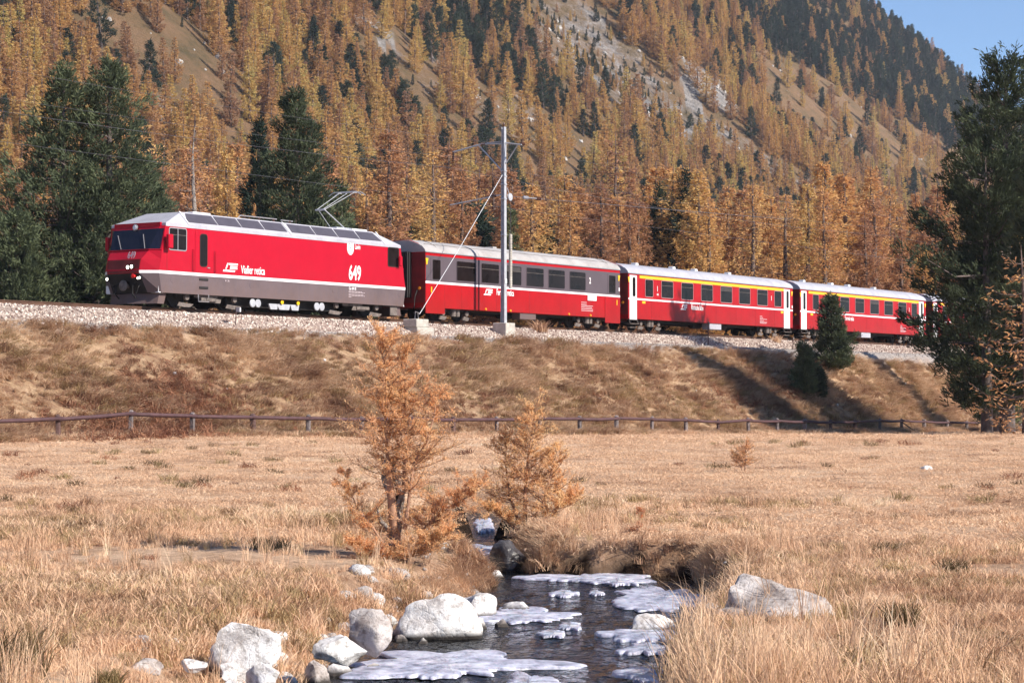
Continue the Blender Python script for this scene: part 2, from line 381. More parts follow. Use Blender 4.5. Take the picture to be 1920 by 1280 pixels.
def hill_material():
    m = bpy.data.materials.new('mountain_grass_scree_rock'); n, N, L = nodes(m); b = N['Principled BSDF']
    b.inputs['Roughness'].default_value = 0.95; b.inputs['Specular IOR Level'].default_value = 0.1
    at_ = N.new('ShaderNodeAttribute'); at_.attribute_name = 'zone'
    sep = N.new('ShaderNodeSeparateColor'); L.new(at_.outputs['Color'], sep.inputs[0])
    tc = N.new('ShaderNodeTexCoord')
    def noise(sc, det=6, rough=0.65):
        t = N.new('ShaderNodeTexNoise'); t.inputs['Scale'].default_value = sc; t.inputs['Detail'].default_value = det; t.inputs['Roughness'].default_value = rough
        L.new(tc.outputs['Object'], t.inputs['Vector']); return t.outputs[0]
    g = ramp(N, L, noise(0.10, 9, 0.75), [(0.3, (0.10, 0.085, 0.045)), (0.45, (0.20, 0.135, 0.075)), (0.58, (0.27, 0.165, 0.095)), (0.75, (0.34, 0.23, 0.15))])
    rk = ramp(N, L, noise(0.35, 10, 0.8), [(0.35, (0.10, 0.10, 0.10)), (0.5, (0.25, 0.23, 0.22)), (0.62, (0.42, 0.39, 0.38)), (0.72, (0.58, 0.55, 0.54))])
    patch = N.new('ShaderNodeMath'); patch.operation = 'ADD'; L.new(noise(0.05, 8, 0.75), patch.inputs[0]); L.new(sep.outputs[0], patch.inputs[1])
    st = N.new('ShaderNodeMapRange'); st.inputs[1].default_value = 0.66; st.inputs[2].default_value = 0.80; L.new(patch.outputs[0], st.inputs[0])
    c = mixc(N, L, st.outputs[0], g, rk)
    c = mixc(N, L, sep.outputs[1], c, (0.46, 0.42, 0.39))
    L.new(c, b.inputs['Base Color'])
    bp = N.new('ShaderNodeBump'); bp.inputs['Strength'].default_value = 0.9; bp.inputs['Distance'].default_value = 2.0
    L.new(noise(0.5, 9, 0.75), bp.inputs['Height']); L.new(bp.outputs[0], b.inputs['Normal'])
    return m
def inpoly(px, py, poly):
    r = np.zeros(np.shape(px), bool); n = len(poly)
    for i in range(n):
        x0, y0 = poly[i]; x1, y1 = poly[(i + 1) % n]
        if y0 == y1: continue
        c = ((y0 > py) != (y1 > py)) & (px < (x1 - x0) * (py - y0) / (y1 - y0) + x0)
        r ^= c
    return r
def proj(X, Y, Z):
    Ys = np.maximum(Y, 0.5); return 960 + X / Ys * F, HZ - (Z - CZ) / Ys * F
# open strips of the mountainside: (outline, rock share, pale scree share)
CLEAR = [([(110, -30), (250, -30), (330, 40), (430, 100), (500, 200), (430, 215), (370, 150), (300, 120), (215, 60)], 0.0, 0),
         ([(725, 60), (800, 90), (900, 135), (1010, 205), (1170, 320), (1060, 300), (950, 255), (860, 210), (765, 155)], 0.12, 0),
         ([(975, 10), (1050, -30), (1150, 50), (1200, 95), (1290, 200), (1420, 280), (1560, 365), (1570, 380), (1470, 345), (1300, 270), (1150, 190), (1020, 100)], 0.22, 0),
         ([(1278, 105), (1335, 125), (1385, 185), (1380, 215), (1320, 200), (1278, 165)], 0.3, 0.28),
         ([(1420, 92), (1480, 112), (1600, 185), (1700, 235), (1820, 295), (1820, 350), (1680, 300), (1560, 240), (1440, 165)], 0.05, 0),
         ([(275, 185), (325, 192), (325, 222), (280, 222)], 0.35, 0.7),
         ([(655, 20), (700, 30), (745, 70), (725, 95), (690, 60)], 0.3, 0.2)]
def build_ground():
    R = [2.4]
    while R[-1] < 4200:
        r = R[-1]
        k = 0.04 if r < 10.5 else 0.0048 if r < 30 else 0.0085 if r < 150 else 0.011 if r < 1400 else 0.12
        R.append(r * (1 + k))
    R = np.array(R)
    a = np.radians(np.concatenate([[-180, -160, -140, -120, -100, -80, -65, -50, -40, -32, -26, -22, -19, -17], np.arange(-15.6, 15.61, 0.078), [17, 19, 22, 26, 32, 40, 50, 65, 80, 100, 120, 140, 160, 180]]))
    RR, AA = np.meshgrid(R, a, indexing='ij')
    X = RR * np.sin(AA); Y = RR * np.cos(AA)
    Z = ground_z(X, Y)
    Z = np.where(RR > 1900, np.minimum(Z, 420), Z)
    nr, na = X.shape
    V = np.stack([X, Y, Z], -1).reshape(-1, 3)
    i, j = np.meshgrid(np.arange(nr - 1), np.arange(na - 1), indexing='ij')
    Q = np.stack([i * na + j, i * na + j + 1, (i + 1) * na + j + 1, (i + 1) * na + j], -1).reshape(-1, 4)[:, ::-1]
    t, w = to_tw(X, Y)
    wc = w.reshape(-1)[Q].mean(1); yc = Y.reshape(-1)[Q].mean(1)
    hill = (wc < -14) & (yc > 20)
    # zones
    wt = fence_w(t) - 0.3
    slope = sstep(0.5, -0.8, w - wt) * (Y > 20)
    wg = np.interp(t, [-30, 10, 30, 60], [2.7, 3.1, 4.3, 4.9]) + 0.9 * fbm(t / 2.0, w / 3, 33)
    grav = sstep(0.35, -0.35, w - wg) * (w > -8)
    d, rs = stream_dist(X, Y)
    mud_shade = np.where((Y > 3) & (Y < 36), np.maximum(sstep(-0.16, 0.02, d), np.where(rs | (Y > 19.5), sstep(-0.30, -0.18, d), 0)) * sstep(27, 25.5, Y), 0)
    zone = np.stack([slope, grav, mud_shade, np.ones_like(mud_shade)], -1).reshape(-1, 4)
    px, py = proj(X, Y, Z)
    rock = np.zeros_like(X); pale = np.zeros_like(X)
    jx = px + 30 * fbm(X / 9, Y / 9, 61); jy = py + 30 * fbm(X / 9, Y / 9, 62)
    for poly, rk, pl in CLEAR:
        q = inpoly(jx, jy, poly); rock = np.where(q, rk, rock); pale = np.where(q, pl, pale)
    zh = np.stack([rock, pale, 0 * rock, np.ones_like(rock)], -1).reshape(-1, 4)
    out = []
    for nm, sel, mt, zz in (('ground', ~hill, ground_material(), zone), ('mountainside', hill, hill_material(), zh)):
        q = Q[sel]; used = np.unique(q); mp = np.full(len(V), -1); mp[used] = np.arange(len(used))
        o = mesh_np(nm, V[used], mp[q], mt, smooth=True)
        at_ = o.data.color_attributes.new('zone', 'FLOAT_COLOR', 'POINT')
        at_.data.foreach_set('color', zz[used].astype(np.float32).ravel())
        tag(o, kind='structure'); out.append(o)
    return out
build_ground()

# water
def water_material():
    m = bpy.data.materials.new('clear_stream_water'); n, N, L = nodes(m)
    N.remove(N['Principled BSDF'])
    tr = N.new('ShaderNodeBsdfTransparent'); tr.inputs[0].default_value = (0.27, 0.33, 0.36, 1)
    gl = N.new('ShaderNodeBsdfGlossy'); gl.inputs['Roughness'].default_value = 0.07; gl.inputs[0].default_value = (0.95, 0.97, 1, 1)
    fr = N.new('ShaderNodeFresnel'); fr.inputs[0].default_value = 1.34
    tc = N.new('ShaderNodeTexCoord')
    mp = N.new('ShaderNodeMapping'); mp.inputs['Scale'].default_value = (3.2, 1.3, 1); L.new(tc.outputs['Object'], mp.inputs[0])
    t = N.new('ShaderNodeTexNoise'); t.inputs['Scale'].default_value = 3.6; t.inputs['Detail'].default_value = 5; L.new(mp.outputs[0], t.inputs['Vector'])
    bp = N.new('ShaderNodeBump'); bp.inputs['Strength'].default_value = 1.0; bp.inputs['Distance'].default_value = 0.11
    L.new(t.outputs[0], bp.inputs['Height'])
    for x in (gl, fr): L.new(bp.outputs[0], x.inputs['Normal'])
    mx = N.new('ShaderNodeMixShader'); L.new(fr.outputs[0], mx.inputs[0]); L.new(tr.outputs[0], mx.inputs[1]); L.new(gl.outputs[0], mx.inputs[2])
    L.new(mx.outputs[0], N['Material Output'].inputs[0])
    return m
def build_water():
    y = np.linspace(7, 31, 200); x = np.linspace(-3.6, 2.6, 110)
    YY, XX = np.meshgrid(y, x, indexing='ij')
    Z = WATER + 0.012 * fbm(XX * 3, YY * 1.6, 71) * 2
    V = np.stack([XX, YY, Z], -1).reshape(-1, 3)
    i, j = np.meshgrid(np.arange(len(y) - 1), np.arange(len(x) - 1), indexing='ij'); na = len(x)
    Q = np.stack([i * na + j, i * na + j + 1, (i + 1) * na + j + 1, (i + 1) * na + j], -1).reshape(-1, 4)
    c = V[Q].mean(1); d, _ = stream_dist(c[:, 0], c[:, 1]); Q = Q[d > -0.5]
    o = mesh_np('stream_water', V, Q, water_material(), smooth=True); tag(o, kind='structure')
build_water()

# ------------------------------------------------------------------ scattering of uncountable small growth
def scatter(name, pts, rot, scl, idx, sources, label=None):
    col = bpy.data.collections.new(name + '_sources')
    for s in sources: col.objects.link(s)
    me = bpy.data.meshes.new(name); me.vertices.add(len(pts)); me.vertices.foreach_set('co', np.asarray(pts, np.float32).ravel())
    a = me.attributes.new('rot', 'FLOAT_VECTOR', 'POINT'); a.data.foreach_set('vector', np.asarray(rot, np.float32).ravel())
    a = me.attributes.new('scl', 'FLOAT_VECTOR', 'POINT'); s3 = np.asarray(scl, np.float32)
    if s3.ndim == 1: s3 = np.repeat(s3[:, None], 3, 1)
    a.data.foreach_set('vector', s3.ravel())
    a = me.attributes.new('idx', 'INT', 'POINT'); a.data.foreach_set('value', np.asarray(idx, np.int32))
    o = bpy.data.objects.new(name, me); C.objects.link(o)
    g = bpy.data.node_groups.new(name + '_nodes', 'GeometryNodeTree')
    g.interface.new_socket('Geometry', in_out='INPUT', socket_type='NodeSocketGeometry')
    g.interface.new_socket('Geometry', in_out='OUTPUT', socket_type='NodeSocketGeometry')
    N = g.nodes; L = g.links
    gi = N.new('NodeGroupInput'); go = N.new('NodeGroupOutput')
    ip = N.new('GeometryNodeInstanceOnPoints'); ci = N.new('GeometryNodeCollectionInfo')
    ci.inputs[0].default_value = col; ci.inputs['Separate Children'].default_value = True; ci.inputs['Reset Children'].default_value = True
    def attr(nm, ty):
        x = N.new('GeometryNodeInputNamedAttribute'); x.data_type = ty; x.inputs[0].default_value = nm; return x.outputs[0]
    er = N.new('FunctionNodeEulerToRotation'); L.new(attr('rot', 'FLOAT_VECTOR'), er.inputs[0])
    L.new(gi.outputs[0], ip.inputs['Points']); L.new(ci.outputs[0], ip.inputs['Instance'])
    ip.inputs['Pick Instance'].default_value = True
    L.new(attr('idx', 'INT'), ip.inputs['Instance Index']); L.new(er.outputs[0], ip.inputs['Rotation'])
    L.new(attr('scl', 'FLOAT_VECTOR'), ip.inputs['Scale']); L.new(ip.outputs[0], go.inputs[0])
    md = o.modifiers.new('scatter', 'NODES'); md.node_group = g
    if label: o['label'] = label
    o['kind'] = 'stuff'
    return o

M['straw'] = leafy('dry_straw_grass', [(0.15, (0.27, 0.14, 0.08)), (0.40, (0.72, 0.46, 0.29)), (0.7, (0.86, 0.61, 0.41)), (0.95, (0.88, 0.74, 0.52))], scale=4, fine=30, transl=0.3, world=0.55, randmix=0.3)
M['strawg'] = leafy('greenish_brown_grass', [(0.2, (0.22, 0.12, 0.07)), (0.5, (0.42, 0.29, 0.15)), (0.8, (0.60, 0.43, 0.23))], scale=4, fine=30, transl=0.3, world=0.7, randmix=0.3)
M['strawr'] = leafy('tangled_slope_grass', [(0.15, (0.20, 0.085, 0.055)), (0.36, (0.45, 0.27, 0.17)), (0.56, (0.68, 0.47, 0.31)), (0.9, (0.84, 0.64, 0.44))], scale=3, fine=24, transl=0.3, world=0.45, randmix=0.3)

def tuft(name, n, h, spread, lean, mat, wid=0.004, comb=None, seed=0):
    """a tuft of n bent tapering blades"""
    r = np.random.default_rng(seed)
    V = []; T = []
    ang = r.uniform(0, 2 * np.pi, n); rad = spread * np.sqrt(r.uniform(0, 1, n))
    bx = rad * np.cos(ang); by = rad * np.sin(ang)
    hh = h * r.uniform(0.45, 1.1, n); la = r.uniform(0, 2 * np.pi, n) if comb is None else comb + r.normal(0, 0.7, n)
    ll = lean * r.uniform(0.2, 1.2, n) * hh
    wx = -np.sin(la) ; wy = np.cos(la)
    fa = r.uniform(0, np.pi, n); wx = np.cos(fa); wy = np.sin(fa)
    ww = wid * r.uniform(0.6, 1.4, n)
    for i in range(n):
        lx, ly = np.cos(la[i]), np.sin(la[i]); b = len(V)
        for k, (f, wd, q) in enumerate(((0, 1, 0), (0.45, 0.85, 0.22), (0.8, 0.5, 0.62), (1, 0, 1))):
            cx = bx[i] + lx * ll[i] * q; cy = by[i] + ly * ll[i] * q; cz = hh[i] * (f - (lean * 0.25) * q * q)
            if wd: V += [(cx - wx[i] * ww[i] * wd, cy - wy[i] * ww[i] * wd, cz), (cx + wx[i] * ww[i] * wd, cy + wy[i] * ww[i] * wd, cz)]
            else: V.append((cx, cy, cz))
        T += [(b, b + 1, b + 3), (b, b + 3, b + 2), (b + 2, b + 3, b + 5), (b + 2, b + 5, b + 4), (b + 4, b + 5, b + 6)]
    return mesh_np(name, V, T, mat, link=False, tris=True)

def in_view(X, Y, mg=1.03):
    return np.abs(X) < 0.24 * Y * mg + 0.3
def polar_pts(n, y0, y1, seed, power=1.0):
    r = np.random.default_rng(seed)
    y = np.sqrt(r.uniform(y0 ** 2, y1 ** 2, n)) if power == 1 else y0 * (y1 / y0) ** r.uniform(0, 1, n)
    x = r.uniform(-0.25, 0.25, n) * y * 1.02
    return x, y, r
def put(name, X, Y, r, sources, scl, tilt=0.12, idx=None, label=None, rotz=None, zoff=0.0, sink=0.0):
    Z = ground_z(X, Y) + zoff
    rot = np.stack([r.normal(0, tilt, len(X)), r.normal(0, tilt, len(X)), r.uniform(0, 6.283, len(X)) if rotz is None else rotz], -1)
    if idx is None: idx = r.integers(0, len(sources), len(X))
    return scatter(name, np.stack([X, Y, Z - sink], -1), rot, scl, idx, sources, label)

# short meadow turf, further off
x, y, r = polar_pts(26000, 19, 66, 5, power=0)
t_, w_ = to_tw(x, y); d_, _ = stream_dist(x, y); k = (w_ > fence_w(t_) - 0.3) & (d_ < -0.25)
pn = fbm(x * 0.4, y * 0.4, 77); k &= (r.uniform(0, 1, len(x)) < 0.75 + pn)
x, y = x[k], y[k]
put('meadow_turf', x, y, r, [tuft('turf_%d' % i, 26, 0.030, 0.18, 3.0, M['straw'], 0.0035, seed=20 + i) for i in range(4)], r.uniform(0.7, 1.5, len(x)) * (0.75 + y / 70))
# far meadow towards the right
x, y, r = polar_pts(12000, 60, 130, 6)
t_, w_ = to_tw(x, y); k = (w_ > fence_w(t_) - 0.3); x, y = x[k], y[k]
put('far_meadow_turf', x, y, r, [tuft('farturf_%d' % i, 30, 0.06, 0.3, 2.4, M['straw'], 0.007, seed=30 + i) for i in range(3)], r.uniform(0.8, 1.5, len(x)))
# near rough grass
x, y, r = polar_pts(25000, 8.8, 27, 7)
d_, rs = stream_dist(x, y)
pn = fbm(x * 0.5, y * 0.5, 78) ; px_, py_ = proj(x, y, 0 * x)
k = (d_ < -0.10) & (r.uniform(0, 1, len(x)) < np.clip(0.95 - (y - 12) / 9 + 2.6 * pn, 0.03, 1))
x, y, pn, px_ = x[k], y[k], pn[k], px_[k]
src = [tuft('rough_%d' % i, 60, 0.13, 0.10, 0.9, M['straw'], 0.0028, seed=40 + i) for i in range(3)] + [tuft('rough_b%d' % i, 60, 0.11, 0.10, 1.0, M['strawg'], 0.0028, seed=50 + i) for i in range(2)]
idx = np.where(r.uniform(0, 1, len(x)) < 0.30 + 1.4 * pn, r.integers(3, 5, len(x)), r.integers(0, 3, len(x)))
put('rough_grass', x, y, r, src, r.uniform(0.4, 1.25, len(x)) * (0.85 + 1.7 * pn), idx=idx)
# tall dry stalks: front right, along the banks, front left
def tall(n, pred, seed, hmul, nm, y0=8.8, y1=22):
    x, y, r = polar_pts(n, y0, y1, seed); d_, rs = stream_dist(x, y)
    px_, py_ = proj(x, y, 0 * x); k = (d_ < -0.06) & pred(px_, py_, d_, rs, r, y)
    x, y = x[k], y[k]
    src = [tuft(nm + '_s%d' % i, 16, 0.42, 0.05, 0.45, M['straw'], 0.0022, seed=seed + i) for i in range(5)] + [tuft(nm + '_g', 40, 0.26, 0.07, 0.8, M['strawg'], 0.0024, seed=seed + 9)]
    put(nm, x, y, r, src, r.uniform(0.55, 1.15, len(x)) * hmul)
tall(9000, lambda px, py, d, rs, r, y: (px > 1235) & (py > 1115 + 90 * (px > 1620) + (px - 1650).clip(0) * 0.35) & (r.uniform(0, 1, len(px)) < 0.80 - 0.60 * (px > 1560) - 0.74 * ((px > 1330) & (px < 1590) & (py < 1262))), 101, 1.0, 'tall_dry_grass', y1=19)
tall(3500, lambda px, py, d, rs, r, y: (px > 985) & (px < 1660) & (d > -1.3) & (r.uniform(0, 1, len(px)) < 0.35), 121, 0.75, 'bank_grass', y0=15, y1=24)
tall(6000, lambda px, py, d, rs, r, y: (px < 900) & (r.uniform(0, 1, len(px)) < 0.07 + 0.75 * (px + (1280 - py) * 1.3 < 170)), 141, 0.8, 'left_dry_grass')
# hanging grass on the undercut bank and the left shore
x, y, r = polar_pts(60000, 16.5, 21.5, 160); d_, rs = stream_dist(x, y); px_, py_ = proj(x, y, 0 * x)
k = (d_ < -0.03) & (d_ > -0.36) & (r.uniform(0, 1, len(x)) < 0.55 + 1.6 * fbm(x * 1.3, y * 1.3, 55)) & (px_ > 700) & (px_ < 1420); x, y = x[k], y[k]
put('overhanging_grass', x, y, r, [tuft('overhang_%d' % i, 26, 0.19, 0.06, 1.1, M['straw'] if i % 2 else M['strawr'], 0.0032, comb=-1.57, seed=170 + i) for i in range(4)], r.uniform(0.5, 1.0, len(x)), rotz=r.normal(0, 0.5, len(x)))
# embankment: long laid-over grass
n = 30000; r = np.random.default_rng(201)
t_ = r.uniform(-24, 86, n); wt = fence_w(t_) - 0.2; wg = np.interp(t_, [-30, 10, 30, 60], [2.7, 3.1, 4.3, 4.9]) + 0.5 * fbm(t_ / 2.0, t_ * 0, 33)
w_ = wg + (wt + 0.9 - wg) * r.uniform(0, 1, n)
x = P0[0] + DV[0] * t_ + NV[0] * w_; y = P0[1] + DV[1] * t_ + NV[1] * w_; k = in_view(x, y, 1.06) & (r.uniform(0, 1, n) < 0.62 + fbm(x * 0.3, y * 0.3, 91) * 1.6)
x, y = x[k], y[k]
src = [tuft('bank_%d' % i, 44, 0.42, 0.24, 2.0, M['strawr'], 0.010, comb=-0.9, seed=60 + i) for i in range(4)] + [tuft('bank_g%d' % i, 44, 0.34, 0.24, 1.8, M['strawg'], 0.010, comb=-0.9, seed=70 + i) for i in range(2)]
pn = fbm(x * 0.45, y * 0.45, 92)
idx = np.where(r.uniform(0, 1, len(x)) < 0.25 + 1.5 * pn, r.integers(4, 6, len(x)), r.integers(0, 4, len(x)))
put('embankment_grass', x, y, r, src, r.uniform(0.45, 1.0, len(x)) * (1 + 1.6 * fbm(x * 0.7, y * 0.7, 95)), rotz=4.5 * fbm(x * 0.25, y * 0.25, 96) + r.normal(0, 0.35, len(x)), idx=idx)
# reddish brown bracken and brambles at the foot of the bank
n = 2600; r = np.random.default_rng(231); pxs_ = np.where(r.uniform(0, 1, n) < 0.6, r.normal(310, 75, n), np.where(r.uniform(0, 1, n) < 0.5, r.normal(1430, 60, n), r.uniform(0, 1500, n)))
w_ = 9.0 + r.normal(0, 1.2, n) - 1.2; t_ = np.array([t_at(p_, q_) for p_, q_ in zip(pxs_, w_)])
x = P0[0] + DV[0] * t_ + NV[0] * w_; y = P0[1] + DV[1] * t_ + NV[1] * w_
M['bracken'] = leafy('rust_brown_bracken', [(0.2, (0.12, 0.045, 0.03)), (0.5, (0.30, 0.13, 0.075)), (0.85, (0.50, 0.26, 0.15))], scale=3, fine=20, transl=0.3)
put('brown_bracken', x, y, r, [tuft('bracken_%d' % i, 26, 0.30, 0.25, 2.2, M['bracken'], 0.012, seed=240 + i) for i in range(3)], r.uniform(0.4, 1.1, n), tilt=0.5)
# fringe of longer grass under the fence
n = 3400; t_ = r.uniform(-24, 82, n); w_ = fence_w(t_) + r.normal(0.05, 0.35, n)
x = P0[0] + DV[0] * t_ + NV[0] * w_; y = P0[1] + DV[1] * t_ + NV[1] * w_
put('fence_foot_grass', x, y, r, [tuft('fringe_%d' % i, 44, 0.24, 0.16, 0.7, M['straw'] if i < 3 else M['strawr'], 0.006, seed=80 + i) for i in range(5)], r.uniform(0.5, 1.25, n))

# ------------------------------------------------------------------ ballast: bed and loose stones
def stone_mesh(name, mat, seed, n=1, rough=0.25, flat=0.7, sub=1, link=False):
    import bmesh
    r = np.random.default_rng(seed); bm = bmesh.new(); bmesh.ops.create_icosphere(bm, subdivisions=sub, radius=0.5)
    for v in bm.verts:
        v.co = Vector((v.co.x, v.co.y, v.co.z * flat)) * (1 + r.uniform(-rough, rough))
    me = bpy.data.meshes.new(name); bm.to_mesh(me); bm.free(); me.materials.append(mat)
    o = bpy.data.objects.new(name, me)
    if link: C.objects.link(o)
    return o
M['ballast'] = leafy('ballast_stone', [(0.15, (0.20, 0.13, 0.11)), (0.4, (0.42, 0.32, 0.27)), (0.6, (0.60, 0.49, 0.42)), (0.85, (0.75, 0.67, 0.58))], scale=2, transl=0.0, randmix=0.9, fine=6)
M['scree'] = leafy('grey_path_grit', [(0.2, (0.22, 0.19, 0.18)), (0.5, (0.38, 0.35, 0.33)), (0.8, (0.52, 0.48, 0.45))], scale=2, transl=0.0, randmix=0.8, fine=6)
M['ballast_bed'] = pbr('ballast_bed', (0.46, 0.36, 0.30), 0.95, col2=(0.17, 0.12, 0.10), scale=11, bump=0.8, bscale=16)
prof = [(2.35, -0.95), (0.75, -0.30), (0.0, -0.22), (-2.7, -0.22), (-3.45, -0.30), (-5.2, -1.0)]
b = MB(); ts = np.arange(-60, 150, 1.0); vs = []
for t0 in ts:
    for w0, z0 in prof: vs.append(tw(t0, w0, RZ + z0))
np_ = len(prof); fs = [(i * np_ + j, i * np_ + j + 1, (i + 1) * np_ + j + 1, (i + 1) * np_ + j) for i in range(len(ts) - 1) for j in range(np_ - 1)]
b.add(vs, fs); tag(b.build('ballast_bed', M['ballast_bed']), kind='structure')
n = 34000; t_ = r.uniform(-26, 88, n); w_ = r.uniform(-0.6, 2.75, n) ; w_ = np.where(r.uniform(0, 1, n) < 0.08, w_ + 0.6, w_)
X = P0[0] + DV[0] * t_ + NV[0] * w_; Y = P0[1] + DV[1] * t_ + NV[1] * w_
bedz = RZ + np.interp(w_, [-0.6, 0.0, 0.75, 2.35], [-0.22, -0.22, -0.30, -0.95]); Z = np.maximum(bedz, ground_z(X, Y)) + r.uniform(-0.015, 0.03, n)
k = in_view(X, Y, 1.08)
scatter('ballast_stones', np.stack([X, Y, Z], -1)[k], r.uniform(0, 6.28, (k.sum(), 3)), r.uniform(0.045, 0.115, k.sum()), r.integers(0, 4, k.sum()), [stone_mesh('ballaststone_%d' % i, M['ballast'], i, sub=1) for i in range(4)])
n = 16000; t_ = r.uniform(-26, 88, n); wg = np.interp(t_, [-30, 10, 30, 60], [2.6, 3.0, 4.2, 4.9]); w_ = 2.1 + (wg + 0.25 - 2.1) * r.uniform(0, 1, n) ** 0.9
X = P0[0] + DV[0] * t_ + NV[0] * w_; Y = P0[1] + DV[1] * t_ + NV[1] * w_; k = in_view(X, Y, 1.08)
scatter('path_grit', np.stack([X, Y, ground_z(X, Y)], -1)[k], r.uniform(0, 6.28, (k.sum(), 3)), r.uniform(0.02, 0.07, k.sum()), r.integers(0, 3, k.sum()), [stone_mesh('grit_%d' % i, M['scree'], 20 + i, sub=1) for i in range(3)])

# track
trk = empty('railway_track', tw(0, -1.35, RZ), TRK_ANG, 'single narrow gauge railway track on pale ballast under the red train', 'railway track')
for sy in (-0.53, 0.53):
    b = MB(); b.prism([(sy - 0.035, -0.0), (sy + 0.035, -0.0), (sy + 0.035, -0.035), (sy + 0.01, -0.05), (sy + 0.01, -0.12), (sy + 0.06, -0.135), (sy + 0.06, -0.145), (sy - 0.06, -0.145), (sy - 0.06, -0.135), (sy - 0.01, -0.12), (sy - 0.01, -0.05), (sy - 0.035, -0.035)], 0, -60, 150)
    b.build('rail', M['rail'], trk)
b = MB(); b.bbox(-0.12, 0.12, -0.95, 0.95, -0.30, -0.147, 0.015); s0 = b.build('sleeper', M['tie'], trk); s0.location = (-21, 0, 0)
for i in range(1, 165):
    c = s0.copy(); C.objects.link(c); c.parent = trk; c.location = (-21 + i * 0.66, 0, 0)
# ------------------------------------------------------------------ lettering helper
def text(body, x, z, size, parent, y=-1.35, cond=0.72, mat=None, weight=0.0, name='lettering', rot=(math.pi / 2, 0, 0), loc=None):
    cu = bpy.data.curves.new(name, 'FONT'); cu.body = body; cu.size = size; cu.extrude = 0.003; cu.offset = weight; cu.resolution_u = 3
    cu.materials.append(mat or M['letter'])
    tmp = bpy.data.objects.new(name, cu); me = bpy.data.meshes.new_from_object(tmp); bpy.data.objects.remove(tmp)
    o = bpy.data.objects.new(name, me); C.objects.link(o); o.parent = parent
    o.location = loc or (x, y - 0.010, z); o.rotation_euler = rot; o.scale = (cond, 1, 1)
    return o
def logo(x, z, s, parent, y=-1.35):
    """swept bar emblem: open parallelogram over a longer bottom bar"""
    b = MB()
    def P(pts): b.prism([(x + px * s, z + pz * s) for px, pz in pts], 1, y - 0.012, y - 0.004)
    P([(0.0, 0.0), (1.35, 0.0), (1.42, 0.14), (0.06, 0.14)])
    P([(0.28, 0.20), (0.50, 0.66), (0.64, 0.66), (0.42, 0.20)])
    P([(0.645, 0.52), (0.70, 0.66), (1.72, 0.66), (1.72, 0.52)])
    P([(0.78, 0.22), (1.66, 0.22), (1.66, 0.32), (0.82, 0.32)]); P([(0.82, 0.36), (1.66, 0.36), (1.66, 0.46), (0.86, 0.46)])
    return b.build('emblem', M['letter'], parent)
def window(parent, x0, x1, z0, z1, y=-1.35, fr=0.035, frame='steel', pane='glass', name='window', r=0.06):
    """frame ring with the pane set back inside it"""
    def rr(x0, x1, z0, z1, r, n=3):
        pts = []
        for cx, cz, a0 in ((x1 - r, z1 - r, 0), (x0 + r, z1 - r, 90), (x0 + r, z0 + r, 180), (x1 - r, z0 + r, 270)):
            for k in range(n + 1):
                a = math.radians(a0 + 90 * k / n); pts.append((cx + r * math.cos(a), cz + r * math.sin(a)))
        return pts
    o = rr(x0 - fr, x1 + fr, z0 - fr, z1 + fr, r + fr); i = rr(x0, x1, z0, z1, r); n = len(o)
    s = 1 if y > 0 else -1
    vs = [(a, y, c) for a, c in o] + [(a, y + s * 0.014, c) for a, c in o] + [(a, y + s * 0.014, c) for a, c in i] + [(a, y + s * 0.002, c) for a, c in i]
    fs = [(k * n + j, k * n + (j + 1) % n, (k + 1) * n + (j + 1) % n, (k + 1) * n + j) for k in range(3) for j in range(n)]
    f = MB().add(vs, fs).build(name, M[frame], parent)
    p = MB().prism(i, 1, y + s * 0.001, y + s * 0.006).build('pane', M[pane], f)
    if pane == 'glass' and x1 - x0 > 0.9:
        k = rnd.choice((0, 0, 0, 0, 0.25, 0.42)); a, b_ = sorted((y + s * 0.0065, y + s * 0.009))
        if k: MB().box(x0 + 0.05, x1 - 0.05, a, b_, z1 - (z1 - z0) * k, z1 - 0.03).build('blind', M['blind'], f)
        MB().box(x0, x1, *sorted((y + s * 0.0095, y + s * 0.012)), z1 - 0.24, z1 - 0.225).build('sash_bar', M['under'], f)
    return f
def flank(nm, mat, parent, x0, x1, z0, z1, th=0.006, y=-1.35):
    b = MB(); b.box(x0, x1, y - th, y - 0.001, z0, z1); return b.build(nm, M[mat], parent)
def wheel(parent, x, r=0.46, name='wheel'):
    b = MB()
    for sy in (-1, 1):
        b.lathe([(-0.06, r * 0.5), (-0.05, r * 0.92), (-0.045, r + 0.03), (-0.02, r + 0.03), (-0.015, r), (0.06, r - 0.01), (0.065, r * 0.86), (0.03, r * 0.8), (0.03, r * 0.3), (0.09, r * 0.26), (0.09, 0.0)], (x, sy * 0.53, r), (0, sy, 0), 20)
    b.lathe([(-0.5, 0.08), (0.5, 0.08)], (x, 0, r), (0, 1, 0), 8)
    return b.build(name, M['black'], parent, smooth=True, angle=35)

